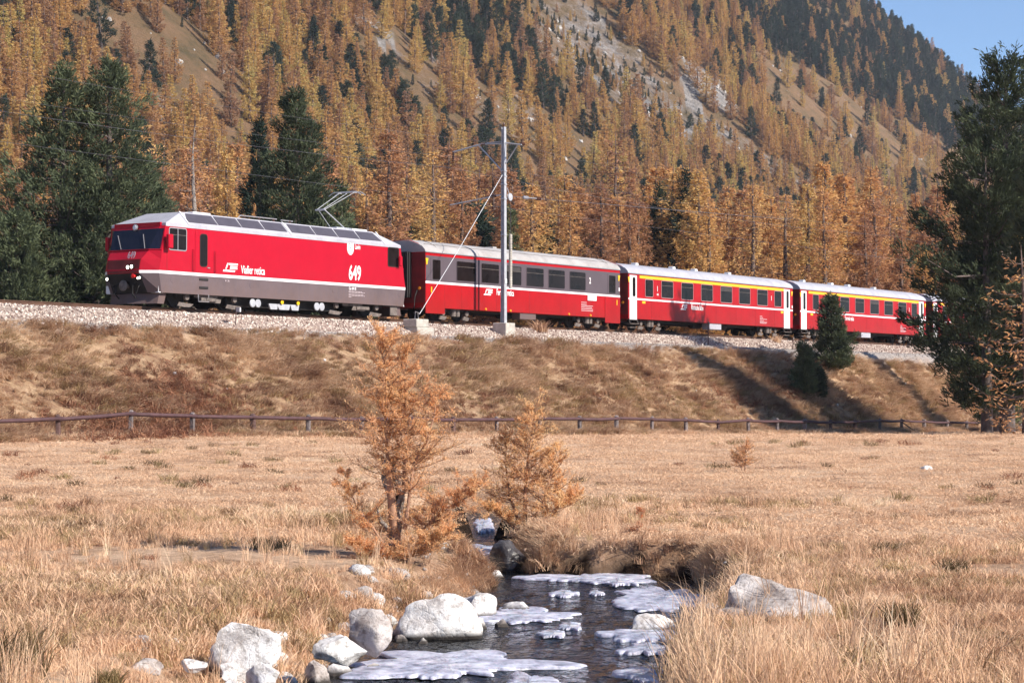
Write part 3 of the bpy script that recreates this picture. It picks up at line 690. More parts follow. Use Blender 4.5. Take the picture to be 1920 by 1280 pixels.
# ------------------------------------------------------------------ locomotive
LW = 1.35
def build_loco():
    t = empty('locomotive', tw(0, -1.35, RZ), TRK_ANG, 'red electric locomotive number 649 with white roof leading the train', 'locomotive')
    L_ = 14.5
    lv = [(0.50, -0.20, -0.42, 0.86), (1.20, -0.34, -0.80, 0.80), (1.31, -0.345, -0.815, 0.80), (1.72, -0.24, -0.74, 0.84), (2.02, -0.20, -0.48, 0.95), (2.97, 0.0, -0.06, 1.15)]
    rings = []
    for z, xa, xb, yb in lv:
        f = [(xa, -LW), (xb, -yb), (xb, yb), (xa, LW)]
        rings.append([(x, y, z) for x, y in f] + [(L_ - x, y, z) for x, y in f[::-1]])
    vs = [p for r in rings for p in r]; fs = []; ms = []
    for k in range(5):
        for j in range(8):
            fs.append((k * 8 + j, k * 8 + (j + 1) % 8, (k + 1) * 8 + (j + 1) % 8, (k + 1) * 8 + j))
            m = 1 if k == 0 else 2 if k == 1 else 0
            if j in (1, 5) and k == 1: m = 0
            if j in (1, 5) and k == 0: m = 3
            ms.append(m)
    fs.append(tuple(range(7, -1, -1))); ms.append(3); fs.append(tuple(range(40, 48))); ms.append(0)
    b = MB(); b.v = vs; b.f = fs; b.m = ms
    b.build('body', [M['red'], M['grey'], M['white'], M['black']], t)
    # roof: bevelled white hood
    e = 0.012
    base = [(0.0, -LW - e), (L_, -LW - e), (L_, LW + e), (0.0, LW + e)]
    top = [(1.35, -0.86), (L_ - 1.35, -0.86), (L_ - 1.35, 0.86), (1.35, 0.86)]
    vs = [(x, y, 2.95) for x, y in base] + [(x, y, 3.07) for x, y in base] + [(x, y, 3.58) for x, y in top]
    fs = [(0, 1, 5, 4), (1, 2, 6, 5), (2, 3, 7, 6), (3, 0, 4, 7), (4, 5, 9, 8), (5, 6, 10, 9), (6, 7, 11, 10), (7, 4, 8, 11), (8, 9, 10, 11)]
    rf = MB().add(vs, fs).build('roof', M['roofw'], t)
    b = MB(); b.box(-0.07, 0.02, -1.15, 1.15, 2.90, 3.10); b.build('brow', M['red'], t)
    # dark ventilation panels on the roof slope
    def on_slope(x, f, h=0.012):      # f 0..1 up the near slope
        y = -LW - e + (LW + e - 0.86) * f; z = 3.07 + 0.51 * f
        nrm = Vector((0, -0.51, LW + e - 0.86)).normalized()
        return Vector((x, y, z)) + nrm * h
    cuts = [(349, 401), (403, 446), (448, 489), (491, 532), (541, 585), (587, 627), (629, 668), (670, 705)]
    for a, c in cuts:
        xa = t_at(a, -0.25); xc = t_at(c, -0.25)
        l0 = 0.25 if a == 349 else 0.0; l1 = -0.25 if c == 705 else 0.0
        for sgn in (1, -1):
            q = []
            for h in (0.002, 0.02):
                for x, f in ((xa - l0 * 0.6 + 0.0, 0.20), (xc - l1 * 0.6, 0.20), (xc + l1 * 0.2, 0.88), (xa + l0 * 0.2 + 0.05, 0.88)):
                    p = on_slope(x, f, h); q.append((p.x, p.y * sgn, p.z))
            g = MB().add(q, [(0, 1, 2, 3), (4, 5, 6, 7), (0, 1, 5, 4), (1, 2, 6, 5), (2, 3, 7, 6), (3, 0, 4, 7)]).build('roof_grille', M['grille'], t)
    b = MB()
    for x in (t_at(536, -0.25), t_at(347, -0.25) - .1, t_at(709, -0.25) + .1):
        p = [on_slope(x - 0.03, 0, 0.004), on_slope(x + 0.03, 0, 0.004), on_slope(x + 0.03, 1, 0.004), on_slope(x - 0.03, 1, 0.004)]
        p2 = [on_slope(x - 0.03, 0, 0.03), on_slope(x + 0.03, 0, 0.03), on_slope(x + 0.03, 1, 0.03), on_slope(x - 0.03, 1, 0.03)]
        b.add(p + p2, [(0, 1, 2, 3), (4, 5, 6, 7), (0, 1, 5, 4), (1, 2, 6, 5), (2, 3, 7, 6), (3, 0, 4, 7)])
    b.build('roof_joint_cover', M['white'], t)
    # roof pipe line with insulators, small hatches
    b = MB(); xa, xb = t_at(450, -.75), t_at(518, -.75)
    b.tube([(xa - 0.2, -0.6, 3.58), (xa, -0.6, 3.72), (xb, -0.6, 3.72)], 0.022, 6)
    b.tube([(xb + 0.25, -0.6, 3.70), (xb + 1.0, -0.6, 3.70)], 0.022, 6); b.build('roof_busbar', M['steel'], t)
    for x in (xa + .2, xa + 1.1, xb - .2, xb + .8):
        MB().lathe([(0, .05), (.02, .07), (.04, .04), (.06, .07), (.08, .04), (.10, .07), (.13, .03)], (x, -0.6, 3.58), (0, 0, 1), 10).build('roof_insulator', M['ins'], t)
    for x in (2.1, 11.9):
        b = MB(); b.bbox(x, x + 1.0, -0.8, 0.3, 3.581, 3.65, 0.02); b.build('roof_hatch', M['white'], t)
    # pantograph, knee towards the front, raised to the wire
    kx, kz = side(600, 393, -1.35); hx, hz_ = side(650, 361, -1.35); bx_, _ = side(631, 420, -1.35); fx = bx_ - 9.0
    base = MB().bbox(bx_ - .7, bx_ + .6, -0.55, 0.55, 3.60, 3.68, 0.02); base = base.build('pantograph_base', M['galv'], t)
    b = MB(); b.tube([(bx_, -0.42, 3.66), (kx, -0.22, kz)], 0.022, 6); b.tube([(bx_ + .2, 0.42, 3.66), (kx, 0.10, kz)], 0.016, 6)
    b.tube([(kx, -0.25, kz), (kx, 0.25, kz)], 0.04, 6); b.build('pantograph_lower_arm', M['galv'], t)
    b = MB(); b.tube([(kx, -0.22, kz), (hx, -0.40, hz_)], 0.014, 6); b.tube([(kx, 0.22, kz), (hx, 0.40, hz_)], 0.014, 6)
    b.tube([(kx, 0, kz - 0.05), (hx, 0, hz_ - .02)], 0.014, 5); b.build('pantograph_upper_arm', M['galv'], t)
    b = MB()
    for x in (hx - .15, hx + .15): b.tube([(x, -0.85, hz_ - .12), (x, -0.6, hz_ + .02), (x, 0.6, hz_ + .02), (x, 0.85, hz_ - .12)], 0.020, 6)
    b.tube([(hx - .15, -0.4, hz_), (hx + .15, -0.4, hz_)], 0.02, 5); b.tube([(hx - .15, 0.4, hz_), (hx + .15, 0.4, hz_)], 0.02, 5)
    b.build('pantograph_head', M['galv'], t)
    # windscreen, front lights and the dark front
    def front(z, f, s=1, out=0.012):
        """point on the front skin: z height, f -1..1 across (the outer 0.3 are the corner facets)"""
        for (z0, a0, b0, y0), (z1, a1, b1, y1) in zip(lv[:-1], lv[1:]):
            if z0 <= z <= z1:
                k = (z - z0) / (z1 - z0); xa = a0 + (a1 - a0) * k; xb = b0 + (b1 - b0) * k; yb = y0 + (y1 - y0) * k; break
        if abs(f) <= 0.7: x, y = xb, yb * f / 0.7
        else: k = (abs(f) - 0.7) / 0.3; x = xb + (xa - xb) * k; y = math.copysign(yb + (LW - yb) * k, f)
        x -= out
        return (x, y, z) if s == 1 else (L_ - x, y, z)
    for s in (1, -1):
        zs = (2.10, 2.5, 2.86); fsn = [-0.965, -0.85, -0.7, -0.35, 0, 0.35, 0.7, 0.85, 0.965]
        vs = [front(z, f, s, 0.014) for z in zs for f in fsn]; n = len(fsn)
        fs = [(i * n + j, i * n + j + 1, (i + 1) * n + j + 1, (i + 1) * n + j) for i in range(2) for j in range(n - 1)]
        vs2 = [front(z, f, s, 0.002) for z in zs for f in fsn]; m = len(vs)
        rim = [(i, i + 1, m + i + 1, m + i) for i in range(n - 1)] + [(2 * n + i, 2 * n + i + 1, m + 2 * n + i + 1, m + 2 * n + i) for i in range(n - 1)]
        ws = MB().add(vs + vs2, fs + rim).build('windscreen', M['glassb'], t)
        for f0, f1 in ((-0.55, -0.30), (0.30, 0.52)):
            MB().tube([front(2.12, f0, s, 0.04), front(2.66, f1, s, 0.04)], 0.014, 5).build('wiper', M['steel'], t)
        b = MB(); b.tube([front(2.08, -1.0, s, 0.02), front(2.08, -0.7, s, 0.02), front(2.08, 0.7, s, 0.02), front(2.08, 1.0, s, 0.02)], 0.018, 5); b.build('windscreen_trim', M['red'], t)
        if s == 1:
            b = MB(); b.lathe([(0, 0.11), (0.05, 0.12), (0.06, 0.1)], front(2.93, 0.0, s, 0.06), (-1, 0, 0.1), 14); b.build('top_headlight_rim', M['steel'], t)
            b = MB(); b.lathe([(0, 0.09), (0.015, 0.08)], front(2.93, 0.0, s, 0.125), (-1, 0, 0.1), 14); b.build('headlight', M['lampoff'], t)
        # lower front panel, slightly proud; its darker red stands for shade below the slant
        q = [front(z, f, s, o) for o in (0.004, 0.02) for z, f in ((1.22, -0.68), (1.22, 0.68), (1.70, 0.68), (1.70, -0.68))]
        MB().add(q, [(0, 1, 2, 3), (4, 5, 6, 7), (0, 1, 5, 4), (1, 2, 6, 5), (2, 3, 7, 6), (3, 0, 4, 7)]).build('front_panel_shade', M['red_dull_shade'], t)
        for f, z, r in ((-0.26, 1.42, 0.085), (-0.42, 1.44, 0.085), (-0.62, 1.02, 0.06), (-0.70, 1.03, 0.06), (0.70, 1.02, 0.075)):
            o = front(z, f, s, 0.02); d = (-s, 0, 0)
            MB().lathe([(0, r), (0.05, r * 1.15), (0.07, r * 0.9)], o, d, 12).build('headlight_rim', M['black'], t)
            o2 = (o[0] - s * 0.066, o[1], o[2]); lit = s == 1
            MB().lathe([(0, r * 0.85), (0.02, r * 0.6)], o2, d, 12).build('headlight', M['lamp' if lit else 'lampoff'], t)
        b = MB(); b.lathe([(0, 0.06), (0.12, 0.05), (0.14, 0.09), (0.17, 0.0)], front(1.1, -0.5, s, 0.02), (-s, 0, 0), 8); b.build('brake_hose_cock', M['redlamp'], t)
        # centre buffer, coupling, hoses
        xb = -0.45 if s == 1 else L_ + 0.45
        b = MB(); b.lathe([(0, 0.09), (0.30, 0.09), (0.32, 0.20), (0.36, 0.20), (0.38, 0.16)], (xb, 0, 0.76), (-s, 0, 0), 16); b.build('centre_buffer', M['under'], t, smooth=True, angle=35)
        b = MB()
        for y in (-0.42, 0.42):
            b.tube([(xb, y, 0.85), (xb - s * 0.28, y, 0.80), (xb - s * 0.30, y, 0.45), (xb - s * 0.12, y, 0.30)], 0.03, 6)
            b.tube([(xb, y * 1.5, 0.9), (xb - s * 0.22, y * 1.5, 0.7), (xb - s * 0.2, y * 1.2, 0.42)], 0.022, 6)
        b.build('coupling_hose', M['black'], t)
        # shunter's step with white frame at the corner
        xs = -0.30 if s == 1 else L_ + 0.30
        for y in (-1.12, 1.12):
            b = MB(); sx = -s
            b.tube([(xs, y - 0.16, 0.5), (xs, y - 0.16, 0.98), (xs, y + 0.16, 1.02)], 0.02, 5); b.box(min(xs, xs - sx * 0.3), max(xs, xs - sx * 0.3), y - 0.2, y + 0.2, 0.495, 0.53)
            b.box(xs - 0.02, xs + 0.02, y - 0.02, y + 0.2, 0.53, 0.80)
            b.build('shunter_step', M['white'], t)
        # snow plough
        xp = -0.25 if s == 1 else L_ + 0.25
        b = MB(); b.add([(xp - s * 0.35, 0, 0.10), (xp, -1.18, 0.10), (xp + s * 0.35, -1.18, 0.10), (xp - s * 0.20, 0, 0.48), (xp + s * 0.1, -1.2, 0.48), (xp + s * 0.45, -1.2, 0.48), (xp, 1.18, 0.10), (xp + s * 0.35, 1.18, 0.10), (xp + s * 0.1, 1.2, 0.48), (xp + s * 0.45, 1.2, 0.48)],
                        [(0, 1, 4, 3), (1, 2, 5, 4), (0, 3, 8, 6), (6, 8, 9, 7)])
        b.build('snow_plough', M['grey'], t)
    text('649', 0, 0, 0.36, t, loc=(front(1.78, 0.0)[0] - 0.012, -0.12, 1.76), rot=(math.radians(80), 0, -math.pi / 2), weight=0.008, mat=M['lettersm'])
    # windows and doors along the near side, and the same on the far side
    def rc(px0, px1, py0, py1):
        a, za = side(px0, py0); b_, zb = side(px1, py1); _, zc = side(px0, py1); _, zd = side(px1, py0)
        return a, b_, (zb + zc) / 2, (za + zd) / 2
    x0, x1, z0, z1 = rc(316.5, 348, 428.5, 468)
    for y in (-LW, LW):
        f = window(t, x0, x1, z0, z1, y); s = -1 if y < 0 else 1
        MB().box((x0 + x1) / 2 - 0.02, (x0 + x1) / 2 + 0.01, min(y + s * .003, y + s * .02), max(y + s * .003, y + s * .02), z0, z1).build('window_bar', M['steel'], f)
        x2, x3, z2, z3 = rc(727.5, 748, 465, 499)
        window(t, x2, x3 - 0.05, z2, z3, y, frame='black')
        a, b_, c_, d_ = rc(374.5, 386.5, 440, 498.5)
        dr = MB(); s1 = y + s * 0.012
        dr.box(a - 0.28, b_ + 0.30, min(y + s * 0.001, s1), max(y + s * 0.001, s1), 1.315, d_ + 0.14)
        door = dr.build('door', M['red'], t)
        window(door, a, b_, c_, d_, s1, frame='rubber', r=0.09)
        MB().box(b_ + 0.02, b_ + 0.16, min(s1 + s * .001, s1 + s * .03), max(s1 + s * .001, s1 + s * .03), 1.50, 1.54).build('handle', M['steel'], door)
        for hx in (a - 0.42, b_ + 0.44):
            MB().tube([(hx, s1, 1.36), (hx, s1 + s * 0.07, 1.40), (hx, s1 + s * 0.07, 2.12), (hx, s1, 2.16)], 0.02, 6).build('handrail', M['red'], t)
        for k, zz in enumerate((1.03, 0.72)):
            MB().bbox(a - 0.05, b_ + 0.08, min(y + s * .002, y + s * .03), max(y + s * .002, y + s * .03), zz, zz + 0.09, 0.01).build('footstep', M['black'], t)
        MB().tube([(a - 0.1, y, 0.5), (a - 0.1, y + s * 0.02, 0.24), (b_ + 0.12, y + s * 0.02, 0.24), (b_ + 0.12, y, 0.5)], 0.02, 5).build('step_ladder', M['steel'], t)
        # wing mirror
        MB().bbox(-0.10, 0.16, min(y + s * .10, y + s * .26), max(y + s * .10, y + s * .26), 2.12, 2.64, 0.03).build('mirror', M['red'], t)
        MB().bbox(L_ - 0.30, L_ - 0.10, min(y + s * .08, y + s * .2), max(y + s * .08, y + s * .2), 2.18, 2.60, 0.03).build('mirror', M['red'], t)
        # round filler covers and panel lines on the grey sole bar
        for px, py in ((323.5, 524), (471, 534), (626, 543), (749, 551)):
            x, z = side(px, py)
            MB().lathe([(0, 0.13), (0.006, 0.125), (0.007, 0.0)], (x, y, z), (0, s, 0), 18).build('cover_plate', M['grey'], t)
        MB().box(x0 - 0.13, x0 - 0.115, min(y, y + s * .006), max(y, y + s * .006), 1.32, 2.95).build('panel_seam', M['red_dull_shade'], t)
    # lettering
    x, z = side(417, 508.5); logo(x, z, 0.50, t)
    x, z = side(451, 512); text('Viafier retica', x, z, 0.44, t, cond=0.62, weight=0.006)
    x, z = side(653, 524); text('649', x, z + 0.01, 0.84, t, cond=0.66, weight=0.016)
    x, z = side(664.5, 466.5); text('Lavin', x, z, 0.29, t, cond=0.62, weight=0.004)
    x, z = side(649.7, 477)
    sh = [(0.02, 0.52), (0.44, 0.52), (0.45, 0.2), (0.40, 0.08), (0.30, 0.0), (0.18, 0.0), (0.07, 0.08), (0.01, 0.22)]
    cr = MB().prism([(x + a, z + c) for a, c in sh], 1, -LW - 0.012, -LW - 0.002).build('crest', M['white'], t)
    b = MB(); g = -LW - 0.013
    b.box(x + .12, x + .17, g - .004, g, z + .40, z + .46); b.box(x + .30, x + .35, g - .004, g, z + .40, z + .46); b.box(x + .20, x + .25, g - .004, g, z + .26, z + .31)
    b.build('crest_charge', M['grille'], cr)
    x, z = side(653.5, 543); text('Ge 4/4 III', x, z, 0.17, t, cond=0.75, mat=M['letter'], weight=0.003)
    b = MB(); x, z = side(653.5, 554)
    for k, (l, h) in enumerate(((0.9, .17), (1.1, .13), (1.0, .05), (1.12, .0), (0.3, -.06))):
        for q in range(int(l / 0.1)):
            b.box(x + q * 0.1, x + q * 0.1 + 0.06, -LW - 0.008, -LW - 0.002, z + h, z + h + 0.022)
    b.build('data_plate_lettering', M['lettersm'], t)
    x, z = side(421, 528); text('VI  3A', x, z, 0.12, t, cond=0.8, mat=M['lettersm'])
    # bogies and the gear hung between them
    for cx in (2.75, L_ - 2.75):
        bg_ = MB()
        for y in (-1.0, 1.0):
            bg_.prism([(cx - 1.9, 0.62), (cx - 1.9, 0.42), (cx - 0.9, 0.50), (cx - 0.5, 0.34), (cx + 0.5, 0.34), (cx + 0.9, 0.50), (cx + 1.9, 0.42), (cx + 1.9, 0.62)], 1, y - 0.07, y + 0.07)
        bg_.box(cx - 0.25, cx + 0.25, -0.95, 0.95, 0.3, 0.6)
        bo = bg_.build('bogie_frame', M['black'], t)
        for wx in (cx - 1.35, cx + 1.35):
            wheel(t, wx, 0.53)
            for y in (-1.16, 1.16):
                MB().lathe([(0, 0.14), (0.08 * (1 if y > 0 else -1), 0.12), (0.1 * (1 if y > 0 else -1), 0.0)], (wx, y * 0.93, 0.40), (0, 1, 0), 12).build('axle_box', M['under'], t)
                MB().prism([(wx - 0.55, 0.06), (wx - 0.15, 0.02), (wx + 0.15, 0.02), (wx + 0.35, 0.14), (wx - 0.45, 0.2)], 1, min(y * .98, y), max(y * .98, y)).build('brake_shoe', M['under'], t)
        for y in (-1.2, 1.2):
            MB().prism([(cx - 0.42, 0.24), (cx + 0.45, 0.22), (cx + 0.5, 0.36), (cx - 0.3, 0.42)], 1, min(y * .98, y), max(y * .98, y)).build('bogie_gear', M['under'], t)
            MB().bbox(cx - 1.0, cx - 0.2 + 0.5, min(y * .97, y), max(y * .97, y), 0.40, 0.50, 0.01).build('damper', M['under'], t)
    for px in (481.5, 601.5):
        x, z = side(px, 566)
        for y in (-1.22, 1.22):
            for q in (-0.16, 0.16):
                s = 1 if y > 0 else -1
                MB().lathe([(0, 0.15), (0.05, 0.17), (0.07, 0.15), (0.075, 0.0)], (x + q, y, 0.30), (0, s, 0), 16).build('spring_cap', M['galv'], t)
    for px, pw in ((518, 0.28), (537, 0.42), (558, 0.28)):
        x, z = side(px, 570)
        for y in (-1.2, 1.2):
            MB().prism([(x - pw, 0.32 + 0.0), (x - pw * 0.6, 0.10), (x + pw * 0.8, 0.10), (x + pw, 0.32)], 1, min(y * .95, y), max(y * .95, y)).build('underfloor_tank', M['galv'], t)
    for px in (532, 562):
        x, z = side(px, 560)
        MB().lathe([(0, 0.07), (0.05, 0.09), (0.06, 0.0)], (x, -1.22, 0.40), (0, -1, 0), 12).build('amber_lamp', M['yellow'], t)
    for px in (391, 681):
        x, z = side(px, 565); MB().bbox(x - 0.3, x + 0.55, -1.26, -1.15, 0.26, 0.40, 0.02).build('equipment_box', M['under'], t)
    MB().box(3.9, L_ - 3.9, -0.9, 0.9, 0.16, 0.5).build('transformer_tub', M['black'], t)
    MB().bbox(L_ + 0.02 - 0.6, L_ - 0.1, -1.25, -1.18, 0.10, 0.5, 0.01).build('rail_guard', M['under'], t)
build_loco()

# ------------------------------------------------------------------ coaches
def coach_shell(t, L_, zb, ze, zr, roofmat, bodymat='red_coach'):
    prof = [(-LW, ze), (-LW + 0.03, ze + 0.12), (-1.18, ze + 0.28), (-0.9, ze + 0.42), (-0.5, zr - 0.03), (0, zr), (0.5, zr - 0.03), (0.9, ze + 0.42), (1.18, ze + 0.28), (LW - 0.03, ze + 0.12), (LW, ze)]
    MB().prism([(-LW, zb)] + [(y, z) for y, z in prof[:1]] + [(y * 0.995, z - 0.01) for y, z in prof[1:-1]] + [prof[-1], (LW, zb)], 0, 0.0, L_).build('body', [M[bodymat]], t)
    # roof skin, ends drawn down a little
    st = [(-0.03, 0.90), (0.25, 0.99), (0.8, 1.0), (L_ - 0.8, 1.0), (L_ - 0.25, 0.99), (L_ + 0.03, 0.90)]
    vs = []; n = len(prof)
    for x, k in st:
        for y, z in prof: vs.append((x, y * 1.012, ze + (z - ze) * k + 0.012))
    fs = [(i * n + j, i * n + j + 1, (i + 1) * n + j + 1, (i + 1) * n + j) for i in range(len(st) - 1) for j in range(n - 1)]
    fs += [tuple(range(n)), tuple(range((len(st) - 1) * n, len(st) * n))[::-1]]
    rf = MB().add(vs, fs).build('roof', M[roofmat], t, smooth=True, angle=30)
    b = MB()
    for s in (-1, 1): b.box(-0.02, L_ + 0.02, min(s * LW, s * (LW + 0.035)), max(s * LW, s * (LW + 0.035)), ze - 0.005, ze + 0.03)
    b.build('gutter', M['steel'], t)
    # ends: dark panel, gangway bellows, corner handrail, lamp, buffer
    for s in (-1, 1):
        xe = 0.0 if s < 0 else L_
        b = MB(); b.box(min(xe, xe + s * 0.012), max(xe, xe + s * 0.012), -LW + 0.01, LW - 0.01, zb + 0.2, ze - 0.02); b.build('end_panel', M['red_dull_shade'], t)
        b = MB(); q = xe + s * 0.02
        for k in range(5):
            a = q + s * 0.07 * k; b.box(min(a, a + s * 0.045), max(a, a + s * 0.045), -0.62 + 0.02 * (k % 2), 0.62 - 0.02 * (k % 2), 0.95, ze + 0.02)
        b.box(min(q, q + s * 0.33), max(q, q + s * 0.33), -0.56, 0.56, 1.0, ze - 0.03); b.build('gangway_bellows', M['rubber'], t)
        b = MB(); b.lathe([(0, .09), (.28, .09), (.30, .19), (.34, .19), (.36, .12)], (xe + s * 0.01, 0, 0.74), (s, 0, 0), 14); b.build('centre_buffer', M['under'], t)
        b = MB()
        for y in (-0.95, 0.95): b.tube([(xe + s * 0.03, y, 1.3), (xe + s * 0.22, y, 1.0), (xe + s * 0.26, y, 0.6), (xe + s * 0.05, y * 0.8, 0.45)], 0.025, 6)
        b.build('coupling_hose', M['black'], t)
        b = MB()
        for y in (-1.05, 1.05): b.lathe([(0, .07), (.04, .07), (.05, 0)], (xe + s * 0.012, y, 1.35), (s, 0, 0), 10)
        b.build('tail_lamp', M['amber'], t)
def coach_gear(t, L_, boxx, boxmat):
    for cx in (2.6, L_ - 2.6):
        for wx in (cx - 0.9, cx + 0.9): wheel(t, wx, 0.375)
        b = MB()
        for y in (-0.98, 0.98):
            b.prism([(cx - 1.25, 0.50), (cx - 1.2, 0.30), (cx - 0.5, 0.42), (cx - 0.3, 0.26), (cx + 0.3, 0.26), (cx + 0.5, 0.42), (cx + 1.2, 0.30), (cx + 1.25, 0.50)], 1, y - 0.05, y + 0.05)
        b.build('bogie_frame', M['black'], t)
        for y in (-1.06, 1.06):
            s = 1 if y > 0 else -1
            MB().lathe([(0, .09), (.0, .13), (.32, .13), (.32, .09)], (cx - 0.12, y, 0.20), (0, 0, 1), 10).build('bolster_spring', M['under'], t)
            MB().lathe([(0, .09), (.0, .13), (.32, .13), (.32, .09)], (cx + 0.18, y, 0.20), (0, 0, 1), 10).build('bolster_spring', M['under'], t)
            for wx in (cx - 0.9, cx + 0.9):
                MB().lathe([(0, .13), (s * .05, .12), (s * .06, 0)], (wx, y, 0.34), (0, 1, 0), 10).build('axle_box', M['under'], t)
                MB().prism([(wx - 0.32, 0.06), (wx + 0.1, 0.02), (wx + 0.3, 0.16), (wx - 0.2, 0.22)], 1, y - 0.03, y + 0.03).build('brake_shoe', M['under'], t)
    MB().box(3.9, L_ - 3.9, -0.8, 0.8, 0.42, 0.9).build('underframe', M['black'], t)
    MB().bbox(boxx, boxx + 1.35, -1.3, -0.85, 0.22, 0.72, 0.02).build('battery_box', M[boxmat], t)
    for x in (boxx - 0.8, boxx + 2.2): MB().lathe([(0, .16), (.9, .16)], (x, -0.6, 0.40), (1, 0, 0), 12).build('air_tank', M['black'], t)

def build_coach_a():
    t0 = t_at(797.6); L_ = t_at(1162.5) - t0
    t = empty('passenger_coach', tw(t0, -1.35, RZ), TRK_ANG, 'red coach with dark grey window band right behind the locomotive', 'railway coach', 'red coaches of the train')
    ze = 2.90; zr = 3.48
    coach_shell(t, L_, 0.52, ze, zr, 'roofc')
    X = lambda px: t_at(px) - t0
    for y in (-1, 1):
        yy = y * LW; a, b_ = sorted((yy + y * 0.001, yy + y * 0.006))
        MB().box(0.02, L_ - 0.02, a, b_, 1.66, 2.76).build('window_band', M['band'], t)
        a2, b2 = sorted((yy + y * 0.001, yy + y * 0.009))
        MB().box(0.0, L_, a2, b2, 1.56, 1.655).build('white_stripe', M['white'], t)
        for x0, x1 in ((0.0, 3.0 * 0 + X(833.5)), (X(1134.5), L_)):
            MB().box(x0, x1, *sorted((yy - y * 0.02, yy + y * 0.012)), 0.27, 1.555).build('lower_skirt', M['red_coach'], t)
    ws = [(855.2, 892), (901.5, 935.5), (944, 977.5), (986.4, 1019.3), (1027.7, 1059), (1067.5, 1098)]
    for a, b_ in ws:
        xa, xb = X(a), X(b_)
        for y in (-LW - 0.007, LW + 0.007): window(t, xa + 0.03, xb - 0.03, 1.77, 2.62, y, frame='band', fr=0.03)
    for a, b_ in ((811, 824.5), (1142, 1153)):
        xa, xb = X(a), X(b_)
        for y in (-LW - 0.007, LW + 0.007):
            s = -1 if y < 0 else 1
            d = MB().box(xa - 0.16, xb + 0.16, *sorted((y, y + s * 0.008)), 1.665, 2.68).build('door', M['band'], t)
            window(d, xa, xb, 1.76, 2.58, y + s * 0.008, frame='rubber', fr=0.02, r=0.03)
    for px in (799.5, 1160):
        x = X(px)
        MB().prism([(x - 0.10, 2.64), (x + 0.10, 2.64), (x + 0.02, 2.36), (x - 0.05, 2.36)], 1, -LW - 0.03, -LW - 0.008).build('door_marker', M['yellow'], t)
    for px in (808, 1156): x = X(px); MB().box(x - 0.03, x + 0.04, -LW - 0.03, -LW - 0.013, 1.16, 1.42).build('door_handle', M['yellow'], t)
    x = X(1160.5); MB().box(x - 0.06, x + 0.03, -LW - 0.03, -LW - 0.007, 1.86, 2.04).build('white_marker', M['white'], t)
    text('2', X(1104.5), 2.13, 0.40, t, y=-LW - 0.008, cond=0.7, weight=0.014)
    MB().box(X(1101.5), X(1118), -LW - 0.022, -LW - 0.010, 1.30, 1.56).build('destination_plate', M['white'], t)
    logo(X(906.5), 1.22, 0.42, t); text('Ferrovia retica', X(930.5), 1.26, 0.40, t, cond=0.60, weight=0.006)
    b = MB(); x = X(1090); z = 0.78
    for l, h in ((0.5, .40), (0.5, .30), (1.2, .24), (1.0, .16), (1.1, .08), (1.2, 0.0)):
        for q in range(int(l / 0.1)): b.box(x + q * 0.1, x + q * 0.1 + 0.065, -LW - 0.008, -LW - 0.002, z + h, z + h + 0.035)
    b.build('data_lettering', M['lettersm'], t)
    for px in (910.5, 956.7, 1066.5, 1107): x = X(px); MB().lathe([(0, .06), (.04, .05), (.05, 0)], (x, -LW, 0.585), (0, -1, 0), 10).build('side_marker_lamp', M['amber'], t)
    for px in (833.5, 1134.5):
        MB().box(X(px) - 0.012, X(px) + 0.012, -LW - 0.014, -LW - 0.012, 0.29, 1.55).build('panel_seam', M['red_dull_shade'], t)
    for k in range(1, 6): MB().box(k * L_ / 6 - 0.008, k * L_ / 6 + 0.008, -LW - 0.003, -LW - 0.0005, 0.53, 1.55).build('panel_seam', M['red_dull_shade'], t)
    coach_gear(t, L_, X(977), 'grey')
    b = MB()
    for x in (1.25, L_ - 1.2): b.prism([(x - 0.02, 0), (x + 0.02, 0), (x + 0.02, 0.03), (x - 0.02, 0.03)], 2, 3.0, 3.02)
    for xx in (0.95, L_ - 1.0):
        pts = [(xx, -1.30, ze + 0.13), (xx, -1.19, ze + 0.30), (xx, -0.91, ze + 0.44), (xx, -0.5, zr - 0.005), (xx, 0, zr + 0.022)]
        b.tube(pts, 0.014, 4)
    for y, z in ((-1.04, ze + 0.375),): b.tube([(0.3, y, z), (L_ - 0.3, y, z)], 0.013, 4)
    b.build('roof_seam', M['under'], t)
    b = MB(); b.bbox(X(962), X(969), -0.25, 0.25, zr + 0.0, zr + 0.08, 0.02); b.build('roof_vent', M['roofc'], t)
build_coach_a()

